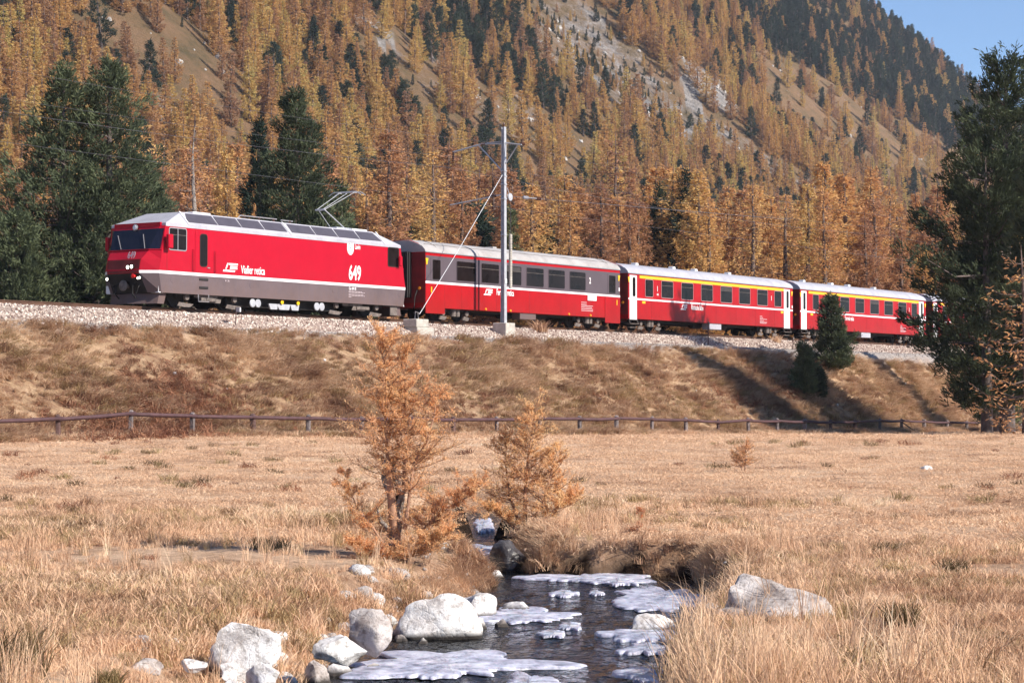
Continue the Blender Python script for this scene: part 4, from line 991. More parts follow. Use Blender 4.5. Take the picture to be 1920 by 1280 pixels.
def build_coach_b():
    t0 = t_at(1178.2); L_ = t_at(1486.6) - t0
    t = empty('passenger_coach', tw(t0, -1.35, RZ), TRK_ANG, 'red first class coach with white doors shaded by a tree, between two other coaches', 'railway coach', 'red coaches of the train')
    ze = 2.80; zr = 3.36
    coach_shell(t, L_, 0.55, ze, zr, 'roofw')
    X = lambda px: t_at(px) - t0
    for y in (-1, 1):
        yy = y * LW
        MB().box(X(1199.5), X(1470.5), *sorted((yy + y * 0.001, yy + y * 0.007)), 2.60, 2.74).build('yellow_stripe', M['yellow'], t)
        MB().box(0.0, L_, *sorted((yy + y * 0.001, yy + y * 0.008)), 1.50, 1.585).build('white_stripe', M['white'], t)
        for a, b_ in ((1180.3, 1193.8), (1469.8, 1477.8)):
            xa, xb = X(a), X(b_)
            if a > 1400: xb = xa + 0.66 + 0.1
            d = MB().bbox(xa, xb, *sorted((yy, yy + y * 0.02)), 0.50, 2.72, 0.008).build('door', M['white'], t)
            xc = xa + (xb - xa) * 0.58
            window(d, xc - 0.12, xc + 0.12, 1.68, 2.60, yy + y * 0.021, frame='rubber', fr=0.015, r=0.05)
            st = MB(); st.box(xa - 0.05, xb + 0.1, *sorted((yy - y * 0.25, yy + y * 0.08)), 0.28, 0.31); st.box(xa + 0.05, xb, *sorted((yy - y * 0.25, yy - y * 0.0)), 0.10, 0.13)
            st.tube([(xa - 0.02, yy, 0.5), (xa - 0.02, yy + y * 0.06, 0.29)], 0.018, 5); st.tube([(xb + 0.06, yy, 0.5), (xb + 0.06, yy + y * 0.06, 0.29)], 0.018, 5)
            st.build('door_step', M['under'], t)
    ws = [(350, 430), (503, 620), (693, 810), (880, 995), (1065, 1178), (1240, 1350), (1412, 1515), (1575, 1645)]
    for a, b_ in ws:
        xa, xb = X(1140 + a / 5.0526), X(1140 + b_ / 5.0526)
        for y in (-LW, LW): window(t, xa + 0.04, xb - 0.04, 1.71, 2.56, y, frame='red_coach' if y > 0 else 'rail2', fr=0.03, r=0.07)
    for px, z, h in ((1231.5, 2.02, 0.26), (1445.5, 2.02, 0.26)): text('1', X(px), z, h * 1.4, t, cond=0.7, weight=0.012)
    MB().box(X(1232) - .02, X(1232) + .16, -LW - .008, -LW - .001, 1.80, 1.90).build('notice_sticker', M['lettersm'], t)
    for px in (1179, 1484.5):
        x = X(px); MB().prism([(x - 0.10, 2.62), (x + 0.10, 2.62), (x + 0.02, 2.36), (x - 0.05, 2.36)], 1, -LW - 0.03, -LW - 0.002).build('door_marker', M['yellow'], t)
    for px in (1207, 1466.5): x = X(px); MB().box(x - 0.16, x + 0.16, -LW - 0.012, -LW - 0.002, 1.34, 1.46).build('class_sticker', M['yellow'], t)
    x = X(1485); MB().box(x - 0.06, x + 0.05, -LW - 0.03, -LW - 0.001, 1.66, 1.82).build('white_marker', M['white'], t)
    for px in (1215, 1284.5, 1326, 1389): x = X(px) + 0.4; MB().bbox(x - 0.14, x + 0.14, -0.5, -0.2, zr - 0.06, zr + 0.10, 0.02).build('roof_vent', M['white'], t)
    b = MB(); x = X(1425); z = 0.70
    for l, h in ((0.35, .38), (0.4, .30), (0.9, .22), (0.6, .14), (0.9, .06), (0.8, 0.0)):
        for q in range(int(l / 0.1)): b.box(x + q * 0.1, x + q * 0.1 + 0.065, -LW - 0.008, -LW - 0.002, z + h, z + h + 0.035)
    b.build('data_lettering', M['lettersm'], t)
    for k in range(1, 8): MB().box(k * L_ / 8 - 0.008, k * L_ / 8 + 0.008, -LW - 0.003, -LW - 0.0005, 0.56, 1.49).build('panel_seam', M['red_dull_shade'], t)
    coach_gear(t, L_, X(1332), 'roofw')
    return t, t0, L_, X
M['rail2'] = pbr('window_rim_metal', (0.52, 0.25, 0.25), 0.4, metal=0.2)
cb, t0b, Lb, Xb = build_coach_b()
cc = copy_obj(cb); t0c = t_at(1500.5); cc.location = tw(t0c, -1.35, RZ)
tag(cc, 'red first class coach with white doors behind the small roadside pine, third of the coaches')
cd = copy_obj(cb); t0d = t0c + Lb + 1.15; cd.location = tw(t0d, -1.35, RZ)
tag(cd, 'last visible red coach, mostly hidden behind the large pines')
for q, tx, dx in ((cb, 'Rhätische Bahn', Xb(1296)), (cc, 'Ferrovia retica', 6.1), (cd, 'Viafier retica', 6.1)):
    logo(dx - 1.15, 1.16, 0.42, q); text(tx, dx, 1.20, 0.36, q, cond=0.60, weight=0.005)
# ------------------------------------------------------------------ trees
def cards(P, D, ln, wd, r, jit=0.35):
    """quads of length ln and width wd at points P along directions D"""
    n = len(P); D = D + r.normal(0, jit, (n, 3)); D /= np.linalg.norm(D, axis=1, keepdims=True) + 1e-9
    U = r.normal(0, 1, (n, 3)); S = np.cross(D, U); S /= np.linalg.norm(S, axis=1, keepdims=True) + 1e-9
    ln = np.asarray(ln).reshape(-1, 1) * r.uniform(0.6, 1.3, (n, 1)); wd = np.asarray(wd).reshape(-1, 1) * r.uniform(0.6, 1.3, (n, 1))
    a = P - S * wd * 0.35; b = P + S * wd * 0.35; c = P + D * ln * 0.6 + S * wd; e = P + D * ln * 0.6 - S * wd; tip = P + D * ln
    V = np.stack([a, b, c, tip, e], 1).reshape(-1, 3); i = np.arange(n)[:, None] * 5
    T = np.concatenate([i + [0, 1, 2], i + [0, 2, 4], i + [4, 2, 3]], 0)
    return V, T
def sticks(A, B, ra, rb):
    """three sided rods from A to B"""
    n = len(A); D = B - A; D = D / (np.linalg.norm(D, axis=1, keepdims=True) + 1e-9)
    U = np.tile([0.13, 0.31, 0.94], (n, 1)); S = np.cross(D, U); S /= np.linalg.norm(S, axis=1, keepdims=True) + 1e-9; W = np.cross(D, S)
    V = []
    for P, rr in ((A, ra), (B, rb)):
        rr = np.broadcast_to(np.asarray(rr, float).reshape(-1, 1), (n, 1))
        for k in range(3):
            an = 2 * math.pi * k / 3; V.append(P + (S * math.cos(an) + W * math.sin(an)) * rr)
    V = np.stack(V, 1).reshape(-1, 3); i = np.arange(n)[:, None] * 6; T = []
    for k in range(3):
        q = (k + 1) % 3; T += [i + [k, q, 3 + q], i + [k, 3 + q, 3 + k]]
    return V, np.concatenate(T, 0)
def merge(parts):
    V = []; T = []; o = 0
    for v, t in parts: V.append(v); T.append(t + o); o += len(v)
    return np.concatenate(V), np.concatenate(T)
def tri_tube(pts, rad, n=7):
    b = MB(); b.tube(pts, rad, n, cap=False); T = []
    for f in b.f: T += [(f[0], f[1], f[2]), (f[0], f[2], f[3])]
    return np.array([tuple(v) for v in b.v]), np.array(T)

def larch(seed, H, R, nb, per, size, foliage=1.0, low=0.10, limbs=True, conic=0.9, cw=0.17):
    """branch whorls up to the tip, each branch carrying drooping twigs of needle tufts"""
    r = np.random.default_rng(seed); lean = r.normal(0, 0.012 * H, 2)
    zz = np.linspace(0, H, 9); trunk = [(lean[0] * (z / H) ** 2 + r.normal(0, .004 * H) * (0 < z < H), lean[1] * (z / H) ** 2, z) for z in zz]
    rad = [0.022 * H * (1 - z / H) ** 0.85 * (1.25 if i == 0 else 1) + 0.012 for i, z in enumerate(zz)]
    tv = [tri_tube(trunk, rad, 6 if limbs else 4)]; cv = []
    wh = 5; f = (np.floor(np.arange(nb) / wh) * wh + r.normal(0, 0.5, nb)) / nb; f = low + (0.985 - low) * np.clip(f, 0, 1)
    az = np.arange(nb) * 2.399 + r.normal(0, 0.4, nb)
    L = R * ((1 - f) ** conic * 0.93 + 0.05) * r.uniform(0.5, 1.22, nb) * np.clip(0.55 + (f - low) * 3.2, 0, 1)
    L *= 0.85 + 0.3 * vnoise(az * 0.8, f * 9, seed)
    z0 = f * H; x0 = lean[0] * f ** 2; y0 = lean[1] * f ** 2
    up = r.normal(0.02, 0.10, nb) + 0.55 * np.clip(f - 0.75, 0, 1) * 2
    dx = np.cos(az); dy = np.sin(az)
    def bp(s, i):   # point on branch i at fraction s
        l = L[i]; return np.stack([x0[i] + dx[i] * l * s, y0[i] + dy[i] * l * s, z0[i] + l * (up[i] * s - 0.42 * s * (1 - s) + 0.22 * s ** 3 * (1 - f[i]))], -1)
    if limbs:
        ii = np.arange(nb); pr = bp(np.zeros(nb), ii)
        for s0, s1 in ((0, .35), (.35, .7), (.7, 1.0)):
            A = bp(np.full(nb, s0), ii); B = bp(np.full(nb, s1), ii); tv.append(sticks(A, B, 0.012 * L * (1.2 - s0) + .006, 0.012 * L * (1.2 - s1) + .004))
    m = (per * np.clip(L / R, 0.18, 1) * foliage).astype(int); i = np.repeat(np.arange(nb), m)
    s = r.uniform(0.10, 1.02, len(i)) ** 0.75; P = bp(s, i)
    side_ = r.normal(0, 1, len(i)) * L[i] * 0.22 * (1.15 - s) ; P[:, 0] += -dy[i] * side_; P[:, 1] += dx[i] * side_
    P[:, 2] += -np.abs(side_) * 0.22 + r.normal(0, 0.010 * H, len(i))
    D = np.stack([dx[i] * 0.7 - dy[i] * np.sign(side_) * 0.7, dy[i] * 0.7 + dx[i] * np.sign(side_) * 0.7, r.normal(-0.05, 0.35, len(i))], -1)
    cv = cards(P, D, size, size * cw, r)
    if limbs:
        k = np.arange(0, len(P), 3); A = bp(np.clip(s[k] - 0.04, 0, 1), i[k]); tv.append(sticks(A, P[k], 0.012, 0.006))
    return merge(tv), cv
def stone_pine(seed, H, R, nb, per, size, low=0.06, tops=1, power=0.62, limbs=True, gap=0.0, layers=0):
    """dense rounded cone; foliage grows in upturned brushes at the branch ends"""
    r = np.random.default_rng(seed); tv = []; Ps = []; Ds = []
    for k in range(tops):
        ox, oy, h = (0, 0, H) if k == 0 else (r.uniform(-.28, .28) * R * 1.2, r.uniform(-.2, .2) * R, H * r.uniform(0.86, 0.99))
        if tops > 1 and k == 0: ox = -R * 0.22; h = H * 0.97
        if tops > 1 and k == 1: ox = R * 0.20; h = H
        zz = np.linspace(0, h, 8); tv.append(tri_tube([(ox * min(1, z / h * 3), oy * min(1, z / h * 3), z) for z in zz], [0.021 * H * (1 - z / h) ** 0.8 + 0.02 for z in zz], 7))
        n = nb // tops; f = low + (0.99 - low) * ((np.arange(n) + r.uniform(0, 1, n)) / n)
        if layers: f = low + (0.985 - low) * np.clip((np.floor((f - low) / (0.99 - low) * layers) + 0.5 + r.normal(0, 0.10, n)) / layers, 0, 1)
        az = np.arange(n) * 2.399 + r.normal(0, 0.5, n)
        env = np.clip((1 - f) ** power, 0.06, 1) * np.clip(0.6 + (f - low) * 2.2, 0, 1)
        L = R * env * r.uniform(0.55, 1.18, n) * (0.72 + 0.56 * vnoise(az * 0.9 + 3 * k, f * 6, seed))
        if gap: L = np.where(vnoise(az * 1.1, f * 7, seed + 5) < gap, L * 0.35, L)
        if tops > 1: L *= 0.80
        dx = np.cos(az); dy = np.sin(az); up = -0.02 + 0.9 * np.clip(f - 0.55, 0, 1) + r.normal(0, 0.10, n)
        x0 = np.full(n, ox); y0 = np.full(n, oy); z0 = f * h
        def bp(s, i): l = L[i]; return np.stack([x0[i] + dx[i] * l * s, y0[i] + dy[i] * l * s, z0[i] + l * (up[i] * s - 0.25 * s * (1 - s) + 0.24 * s ** 2)], -1)
        ii = np.arange(n)
        for s0, s1 in ((0, .5), (.5, .95)): tv.append(sticks(bp(np.full(n, s0), ii), bp(np.full(n, s1), ii), 0.014 * L * (1.2 - s0) + .006, 0.014 * L * (1.2 - s1) + .004))
        # brushes: clusters of needle cards around twig tips
        m = np.maximum((per * np.clip(L / R, 0.2, 1)).astype(int), 3); i = np.repeat(ii, m); s = r.uniform(0.30, 1.05, len(i)) ** 0.7
        P = bp(s, i); sd_ = r.normal(0, 1, len(i)) * L[i] * 0.20; P[:, 0] += -dy[i] * sd_; P[:, 1] += dx[i] * sd_; P[:, 2] += r.normal(0.02, 0.016, len(i)) * H
        q = 14; Pq = np.repeat(P, q, 0) + r.normal(0, size * 0.28, (len(P) * q, 3))
        Dq = np.repeat(np.stack([dx[i], dy[i], np.full(len(i), 0.9)], -1), q, 0) + r.normal(0, 0.55, (len(P) * q, 3))
        Ps.append(Pq); Ds.append(Dq)
    cv = cards(np.concatenate(Ps), np.concatenate(Ds), size * 0.78, size * 0.085, r, 0.25)
    return merge(tv), cv
LST = [(0.10, (0.28, 0.15, 0.11)), (0.32, (0.47, 0.245, 0.14)), (0.5, (0.65, 0.35, 0.16)), (0.68, (0.74, 0.46, 0.18)), (0.95, (0.62, 0.48, 0.20))]
M['larch'] = leafy('golden_larch_needles', LST, scale=0.35, fine=2.5, transl=0.42)
M['larchfar'] = leafy('ochre_larch_needles', [(0.08, (0.28, 0.16, 0.12)), (0.3, (0.46, 0.26, 0.14)), (0.5, (0.62, 0.37, 0.15)), (0.7, (0.66, 0.46, 0.17)), (0.95, (0.44, 0.42, 0.17))], scale=0.35, fine=2.5, transl=0.40)
M['larchy'] = leafy('orange_young_larch_needles', [(0.15, (0.62, 0.26, 0.13)), (0.4, (0.84, 0.42, 0.21)), (0.65, (0.92, 0.56, 0.29)), (0.95, (0.95, 0.70, 0.38))], scale=2.5, fine=18, transl=0.5)
M['pine'] = leafy('stone_pine_needles', [(0.15, (0.045, 0.054, 0.034)), (0.45, (0.095, 0.115, 0.064)), (0.7, (0.165, 0.19, 0.095)), (0.95, (0.25, 0.26, 0.12))], scale=0.5, fine=3, transl=0.25, randmix=0.3)
M['pined'] = leafy('deep_green_pine_needles', [(0.15, (0.022, 0.030, 0.018)), (0.45, (0.052, 0.066, 0.036)), (0.7, (0.10, 0.12, 0.06)), (0.95, (0.17, 0.18, 0.085))], scale=0.5, fine=3, transl=0.2, randmix=0.3)
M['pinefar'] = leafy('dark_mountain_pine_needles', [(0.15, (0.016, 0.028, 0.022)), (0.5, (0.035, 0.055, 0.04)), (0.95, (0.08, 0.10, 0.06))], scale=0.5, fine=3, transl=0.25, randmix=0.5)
M['bark'] = pbr('larch_bark', (0.20, 0.14, 0.115), 0.95, var=0.6, scale=3)
M['barkp'] = pbr('pine_bark', (0.17, 0.13, 0.12), 0.95, var=0.6, scale=3, bump=0.6, bscale=8)
M['twig'] = pbr('reddish_twig_bark', (0.50, 0.28, 0.18), 0.95, var=0.5, scale=8)
M['snag'] = pbr('weathered_snag_wood', (0.48, 0.42, 0.37), 0.9, col2=(0.08, 0.05, 0.04), scale=14, bump=0.8, bscale=30)

def tri_mesh(nm, VT, mat): 
    me = mesh_np(nm, VT[0], VT[1], mat, link=False, tris=True); d = me.data; bpy.data.objects.remove(me); return d
def joint_mesh(nm, tv, cv, m1, m2):
    V, T = merge([tv, cv]); mi = np.r_[np.zeros(len(tv[1]), int), np.ones(len(cv[1]), int)]
    o = mesh_np(nm, V, T, [m1, m2], mi, link=False, tris=True); return o
def plant_tree(nm, trunk_me, crown_me, loc, s, rz, label=None, cat='tree', group=None, sz=None):
    t = empty(nm, loc, rz, label, cat, group); t.scale = (s, s, sz or s)
    for n_, me in (('trunk', trunk_me), ('crown', crown_me)):
        o = bpy.data.objects.new(n_, me); C.objects.link(o); o.parent = t
    return t
# near larch kinds (unit height 16 m)
NL = []
for k, (R_, nb, per, fo) in enumerate(((3.3, 120, 120, 1.0), (3.8, 115, 125, 0.9), (3.0, 120, 105, 0.8), (3.5, 110, 95, 0.6), (2.8, 115, 115, 1.0))):
    tv, cv = larch(300 + k, 16.0, R_, nb, int(per * 1.5), 0.27, fo, low=0.07, conic=(0.75, 0.85, 0.7, 0.7, 0.8)[k]); NL.append((tri_mesh('larch_trunk', tv, M['bark']), tri_mesh('larch_crown', cv, M['larch'])))
tv, cv = larch(333, 16.0, 2.8, 110, 34, 0.34, 0.8, low=0.05); NL.append((tri_mesh('larch_trunk', tv, M['snag']), tri_mesh('larch_crown', cv, M['larch'])))
FL = [joint_mesh('larch_tree', *larch(340 + k, 16.0, 2.9 + 0.25 * k, 85, 95, 0.46, 1.0, low=0.04, limbs=False, conic=1.0, cw=0.17), M['bark'], M['larchfar']) for k in range(5)]
FP = [joint_mesh('stone_pine', *stone_pine(360 + k, 13.0, 2.3 + 0.25 * k, 60, 8, 0.75, limbs=False, power=0.7), M['barkp'], M['pinefar']) for k in range(4)]
print('tree meshes', sum(len(o.data.polygons) for o in FL + FP), sum(len(a.polygons) + len(b.polygons) for a, b in NL))

def zone_label(isp, px, Y):
    if px < 430: a = 'above the locomotive'
    elif px < 760: a = 'above the locomotive rear'
    elif px < 1180: a = 'above the grey banded coach'
    elif px < 1490: a = 'above the first yellow striped coach'
    else: a = 'above the last coaches'
    if isp: k = 'dark conifer high up the mountainside' if Y > 450 else 'dark conifer low on the wooded slope'
    else: k = 'tall larch standing close behind the line' if Y < 190 else 'autumn larch on the lower mountainside' if Y < 330 else 'small ochre larch further up the slope'
    return k + ' ' + a, ('dark conifers ' if isp else 'larches ') + ('high' if Y > 330 else 'low') + ' on the slope ' + a
# --- forest on the valley floor and the mountainside
def forest():
    r = np.random.default_rng(777)
    n = 170000
    Y = 140 * (1290 / 140) ** (r.uniform(0, 1, n) ** 0.62); X = r.uniform(-0.262, 0.262, n) * Y
    t, w = to_tw(X, Y); k = (w < -9)
    X, Y = X[k], Y[k]
    Z = ground_z(X, Y); u = -0.866 * X + 0.5 * Y; v = 0.5 * X + 0.866 * Y
    px, py = proj(X, Y, Z)
    ok = (v < 1175)
    jx = px + 26 * fbm(X / 9, Y / 9, 61); jy = py + 26 * fbm(X / 9, Y / 9, 62)
    floor = u < HU0 + 6
    upr = inpoly(px, py, [(1440, -200), (2000, -200), (2000, 340), (1800, 300), (1600, 190), (1430, 100), (1380, 0)])
    gul = inpoly(px, py, [(720, -100), (960, -100), (1010, 120), (1080, 260), (950, 230), (850, 150), (760, 90)])
    scr = inpoly(jx, jy, CLEAR[2][0])
    pp = np.where(upr, 0.74, np.where(gul, 0.42, 0.10)); pp = np.where(scr, 0.75, pp) + 0.25 * fbm(X / 40, Y / 40, 66)
    pp = np.where(px < 200, pp * 0.3, pp)
    pine = r.uniform(0, 1, len(X)) < pp
    H = np.where(pine, r.uniform(6.5, 11.5, len(X)), np.where(u < HU0 + 4, r.uniform(11.5, 17, len(X)), r.uniform(8, 14, len(X)))) * np.where(scr, 0.35, 1.0) * np.where(u > 520, 0.9, 1)
    keep = ok.copy()
    for j, (poly, rk, pl) in enumerate(CLEAR):
        inside = np.zeros(len(X), bool)
        for f in (0.0, 0.4, 0.75, 1.0):
            qx, qy = proj(X, Y, Z + H * f); jj = 10 * fbm(X / 6, Y / 6, 68)
            for e in (-0.19, 0.19): inside |= inpoly(qx + jj + e * H * (1.1 - f) / Y * F, qy, poly)
        lim = 0.08 if j == 2 else 0.03
        keep &= ~(inside & (r.uniform(0, 1, len(X)) > lim))
    X, Y, Z, H, pine, px = [a[keep] for a in (X, Y, Z, H, pine, px)]
    # spacing by a hash grid
    order = r.permutation(len(X)); cell = 4.7; occ = {}; sel = []
    for i in order:
        c = (int(X[i] // cell), int(Y[i] // cell)); bad = False
        md = (2.95 if not pine[i] else 2.5) * (H[i] / 13) ** 0.5 + (0.3 if Y[i] > 500 else 0)
        for a in (-1, 0, 1):
            for b in (-1, 0, 1):
                for q in occ.get((c[0] + a, c[1] + b), ()):
                    if (X[q] - X[i]) ** 2 + (Y[q] - Y[i]) ** 2 < md * md: bad = True; break
                if bad: break
            if bad: break
        if not bad: occ.setdefault(c, []).append(i); sel.append(i)
    sel = np.array(sel); X, Y, Z, H, pine, px = [a[sel] for a in (X, Y, Z, H, pine, px)]
    print('forest trees', len(X), 'pines', pine.sum())
    size = H / Y * ((px > -40) & (px < 1960))
    for isp, nm, label, cat, grp in ((False, 'larch_tree', 'autumn larch standing in the golden forest on the mountainside behind the train', 'larch tree', 'larches of the forest behind the train'),
                           (True, 'stone_pine', 'dark green conifer standing among the golden larches on the mountainside', 'pine tree', 'dark conifers of the forest behind the train')):
        ids = np.where(pine == isp)[0]; ids = ids[np.argsort(-size[ids])]
        ni = 276 if isp else 268
        near, far = ids[:ni], ids[ni:]
        for q, i in enumerate(near):
            s = H[i] / (13.0 if isp else 16.0); wz = r.uniform(0.95, 1.4)
            label, grp = zone_label(isp, px[i], Y[i])
            if not isp and Y[i] < 330:
                k = r.integers(0, 5); plant_tree(nm, *NL[k], (X[i], Y[i], Z[i] - 0.2), s * wz, r.uniform(0, 6.28), label, cat, grp, sz=s)
            else:
                src = (FP if isp else FL)[r.integers(0, 4)]; o = bpy.data.objects.new(nm, src.data); C.objects.link(o)
                o.location = (X[i], Y[i], Z[i] - 0.3); o.rotation_euler = (0, 0, r.uniform(0, 6.28)); o.scale = (s * wz, s * wz, s); tag(o, label, cat, grp)
        m = len(far); s = H[far] / (13.0 if isp else 16.0); wz = r.uniform(1.0, 1.45, m)
        scatter('pine_forest' if isp else 'larch_forest', np.stack([X[far], Y[far], Z[far] - 0.3], -1), np.stack([r.normal(0, .03, m), r.normal(0, .03, m), r.uniform(0, 6.28, m)], -1),
                np.stack([s * wz, s * wz, s], -1), r.integers(0, 4, m), FP if isp else FL)
forest()

# --- low shrubs on the scree
def shrubs():
    r = np.random.default_rng(5)
    n = 30000; Y = r.uniform(250, 1000, n); X = r.uniform(-0.25, 0.25, n) * Y; Z = ground_z(X, Y); px, py = proj(X, Y, Z)
    k = inpoly(px, py, CLEAR[2][0]) | inpoly(px, py, CLEAR[1][0]) & (r.uniform(0, 1, n) < 0.1) | (r.uniform(0, 1, n) < 0.05)
    k &= (-0.866 * X + 0.5 * Y > HU0 + 10) & (r.uniform(0, 1, n) < 0.55)
    X, Y, Z = X[k], Y[k], Z[k]; m = len(X); ii = r.integers(0, 3, m)
    scatter('mountain_shrubs', np.stack([X, Y, Z - 0.1], -1), np.stack([0 * X, 0 * X, r.uniform(0, 6.28, m)], -1), r.uniform(0.07, 0.2, m), ii, [FP[0].copy(), FL[1].copy(), FP[2].copy()])
    n = 16000; Y = 220 * (1000 / 220) ** r.uniform(0, 1, n); X = r.uniform(-0.25, 0.25, n) * Y; Z = ground_z(X, Y); px, py = proj(X, Y, Z)
    k = np.zeros(n, bool)
    for poly, rk, pl in CLEAR: k |= inpoly(px, py, poly) & (r.uniform(0, 1, n) < 0.12 + 2.5 * rk)
    X, Y, Z = X[k], Y[k], Z[k]; m = len(X)
    scatter('mountain_boulders', np.stack([X, Y, Z], -1), r.uniform(0, 6.28, (m, 3)), r.uniform(0.3, 1.0, m) ** 3 * 1.6 + 0.25, r.integers(0, 3, m), [stone_mesh('crag_%d' % i, M['rock'], 70 + i, sub=2, flat=0.8) for i in range(3)])
M['rock'] = pbr('pale_granite', (0.60, 0.57, 0.53), 0.9, col2=(0.30, 0.27, 0.25), scale=5, bump=0.7, bscale=12)
shrubs()

# --- the larches one can pick out just behind the train
near = [(362, 232, 128, 5, 1.0, 'half bare larch with a pale trunk between the two groups of dark pines'),
        (300, 300, 135, 0, 1.05, 'orange larch right of the big pine, behind the pale bare larch'),
        (425, 265, 132, 0, 0.9, 'golden larch left of the dark pine above the locomotive roof'),
        (730, 225, 124, 1, 1.15, 'tall orange larch with a visible trunk behind the rear end of the locomotive'),
        (690, 300, 140, 2, 1.0, 'rust coloured larch between the pantograph and the tall orange larch'),
        (812, 265, 134, 3, 1.1, 'thin brownish larch above the front of the grey banded coach'),
        (868, 300, 128, 0, 1.0, 'orange larch left of the catenary mast above the coach'),
        (1000, 330, 126, 2, 1.1, 'orange larch right of the catenary mast above the coach'),
        (1065, 345, 130, 1, 1.0, 'broad golden larch above the middle of the grey banded coach'),
        (1130, 330, 122, 0, 1.1, 'bright orange larch above the gap between first and second coach'),
        (1180, 360, 124, 4, 1.0, 'small golden larch left of the deep shadow above the second coach'),
        (1410, 330, 134, 3, 1.0, 'brownish larch with a bare straight trunk above the second coach'),
        (1330, 365, 138, 2, 1.2, 'rust brown larch right of the deep shadow above the second coach'),
        (1475, 350, 142, 3, 1.1, 'grey brown larch above the gap between second and third coach'),
        (1548, 345, 140, 1, 1.0, 'golden larch above the front of the third coach'),
        (1625, 395, 146, 0, 1.1, 'yellow orange larch above the middle of the third coach'),
        (1690, 420, 150, 4, 1.2, 'yellow larch left of the big right pine, above the third coach'),
        (28, 300, 132, 0, 1.2, 'orange larch at the left edge beside the big pine'),
        (1730, 455, 154, 0, 1.3, 'low golden larch above the end of the third coach')]
for px, py, Y, k, wdt, lb in near:
    x = (px - 960) / F * Y; z = gz(x, Y); top = CZ + (HZ - py) / F * Y; s = (top - z) / 16.0
    plant_tree('larch_tree', *NL[k], (x, Y, z - 0.1), s * wdt, px * 1.7, lb, 'larch tree', None, sz=s)

# --- dark stone pines one can pick out
def big_pine(px, ytop, Y, wpx, label, seed, tops=1, nb=150, per=26, size=0.34, low=0.04, power=0.6, gap=0.0, t_w=None, mat='pine', base=None, layers=0):
    x = (px - 960) / F * Y; z = gz(x, Y) if base is None else base; H = CZ + (HZ - ytop) / F * Y - z; R_ = wpx / 2 / F * Y
    tv, cv = stone_pine(seed, H, R_, nb, per, size, low=low, tops=tops, power=power, gap=gap, layers=layers)
    plant_tree('stone_pine', tri_mesh('pine_trunk', tv, M['barkp']), tri_mesh('pine_crown', cv, M[mat]), (x, Y, z - 0.1), 1.0, 0.0, label, 'pine tree')
big_pine(160, 122, 86.5, 390, 'huge dark green pine with two tops left of the locomotive', 401, tops=2, nb=330, per=36, size=0.30, power=0.60)
big_pine(30, 400, 84, 190, 'low dark pine at the left edge in front of the huge double pine', 402, nb=130, per=24, size=0.28)
big_pine(265, 300, 90, 200, 'smaller dark pine close behind the locomotive cab', 403, nb=130, per=26, size=0.28)
big_pine(555, 182, 103, 225, 'dark green pine with a narrow top above the middle of the locomotive', 404, nb=200, per=32, size=0.32, power=0.58, gap=0.2)
big_pine(484, 232, 112, 90, 'slim bluish pine left of the pine above the locomotive', 405, nb=110, per=20, size=0.34, mat='pinefar')
big_pine(640, 352, 106, 110, 'low green pine behind the pantograph', 406, nb=90, per=22, size=0.3)
big_pine(610, 390, 98, 120, 'bushy low pine under the pantograph behind the locomotive roof', 416, nb=80, per=22, size=0.3)
big_pine(958, 395, 128, 60, 'small dark pine behind the mast above the grey banded coach', 407, nb=70, per=14, size=0.36)
big_pine(1290, 330, 150, 120, 'dark shaded pine above the second coach', 408, nb=110, per=18, size=0.4, mat='pinefar')  # this dark pine and the next stand in for a deep forest shadow
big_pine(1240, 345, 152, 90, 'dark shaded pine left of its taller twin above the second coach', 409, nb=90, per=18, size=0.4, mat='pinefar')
# right hand group, standing on the meadow this side of the fence
big_pine(1888, 118, 103, 330, 'tallest dark pine of the group at the right, in front of the train', 410, tops=1, nb=210, per=44, size=0.34, low=0.08, power=0.42, gap=0.36, layers=14, mat='pined')
big_pine(1850, 290, 101, 330, 'dark pine with long level branches beside the tallest pine', 411, nb=90, per=60, size=0.34, low=0.07, power=0.30, gap=0.38, layers=8, mat='pined')
big_pine(2010, 130, 93, 250, 'dark pine cut by the right edge of the picture', 412, nb=260, per=44, size=0.40, low=0.10, power=0.42)
big_pine(1868, 470, 116.5, 110, 'slim shorter pine behind the tallest pines, beyond the fence', 417, nb=110, per=30, size=0.34, low=0.05, power=0.5)
# pines on the embankment
def bank_pine(px, ybase, ytop, w, wpx, label, seed, **kw):
    t = t_at(px, w); P = tw(t, w); Y = P.y; z = gz(P.x, P.y)
    H = CZ + (HZ - ytop) / F * Y - z; R_ = wpx / 2 / F * Y
    tv, cv = stone_pine(seed, H, R_, kw.get('nb', 110), kw.get('per', 22), kw.get('size', 0.24), low=0.03, power=0.5)
    plant_tree('stone_pine', tri_mesh('pine_trunk', tv, M['barkp']), tri_mesh('pine_crown', cv, M['pine']), (P.x, P.y, z - 0.05), 1.0, 0.0, label, 'pine tree')
bank_pine(1560, 715, 557, 5.6, 88, 'young green pine on the embankment in front of the third coach', 420)
bank_pine(1508, 750, 645, 7.6, 62, 'smallest pine on the embankment, below the gap before the third coach', 421, nb=70, per=16)
bank_pine(1530, 765, 690, 7.8, 50, 'low dark pine bush at the foot of the smallest embankment pine', 422, nb=50, per=14)
# larch with golden twigs before the right hand pines
tv, cv = larch(450, 8.0, 3.0, 60, 90, 0.22, 0.45, low=0.05, conic=0.5)
plant_tree('larch_tree', tri_mesh('larch_trunk', tv, M['bark']), tri_mesh('larch_crown', cv, M['larch']), (at(1925, 90).x, 90, gz(at(1925, 90).x, 90)), 1.0, 0.4, 'sparse golden larch in front of the dark pines at the right edge', 'larch tree')

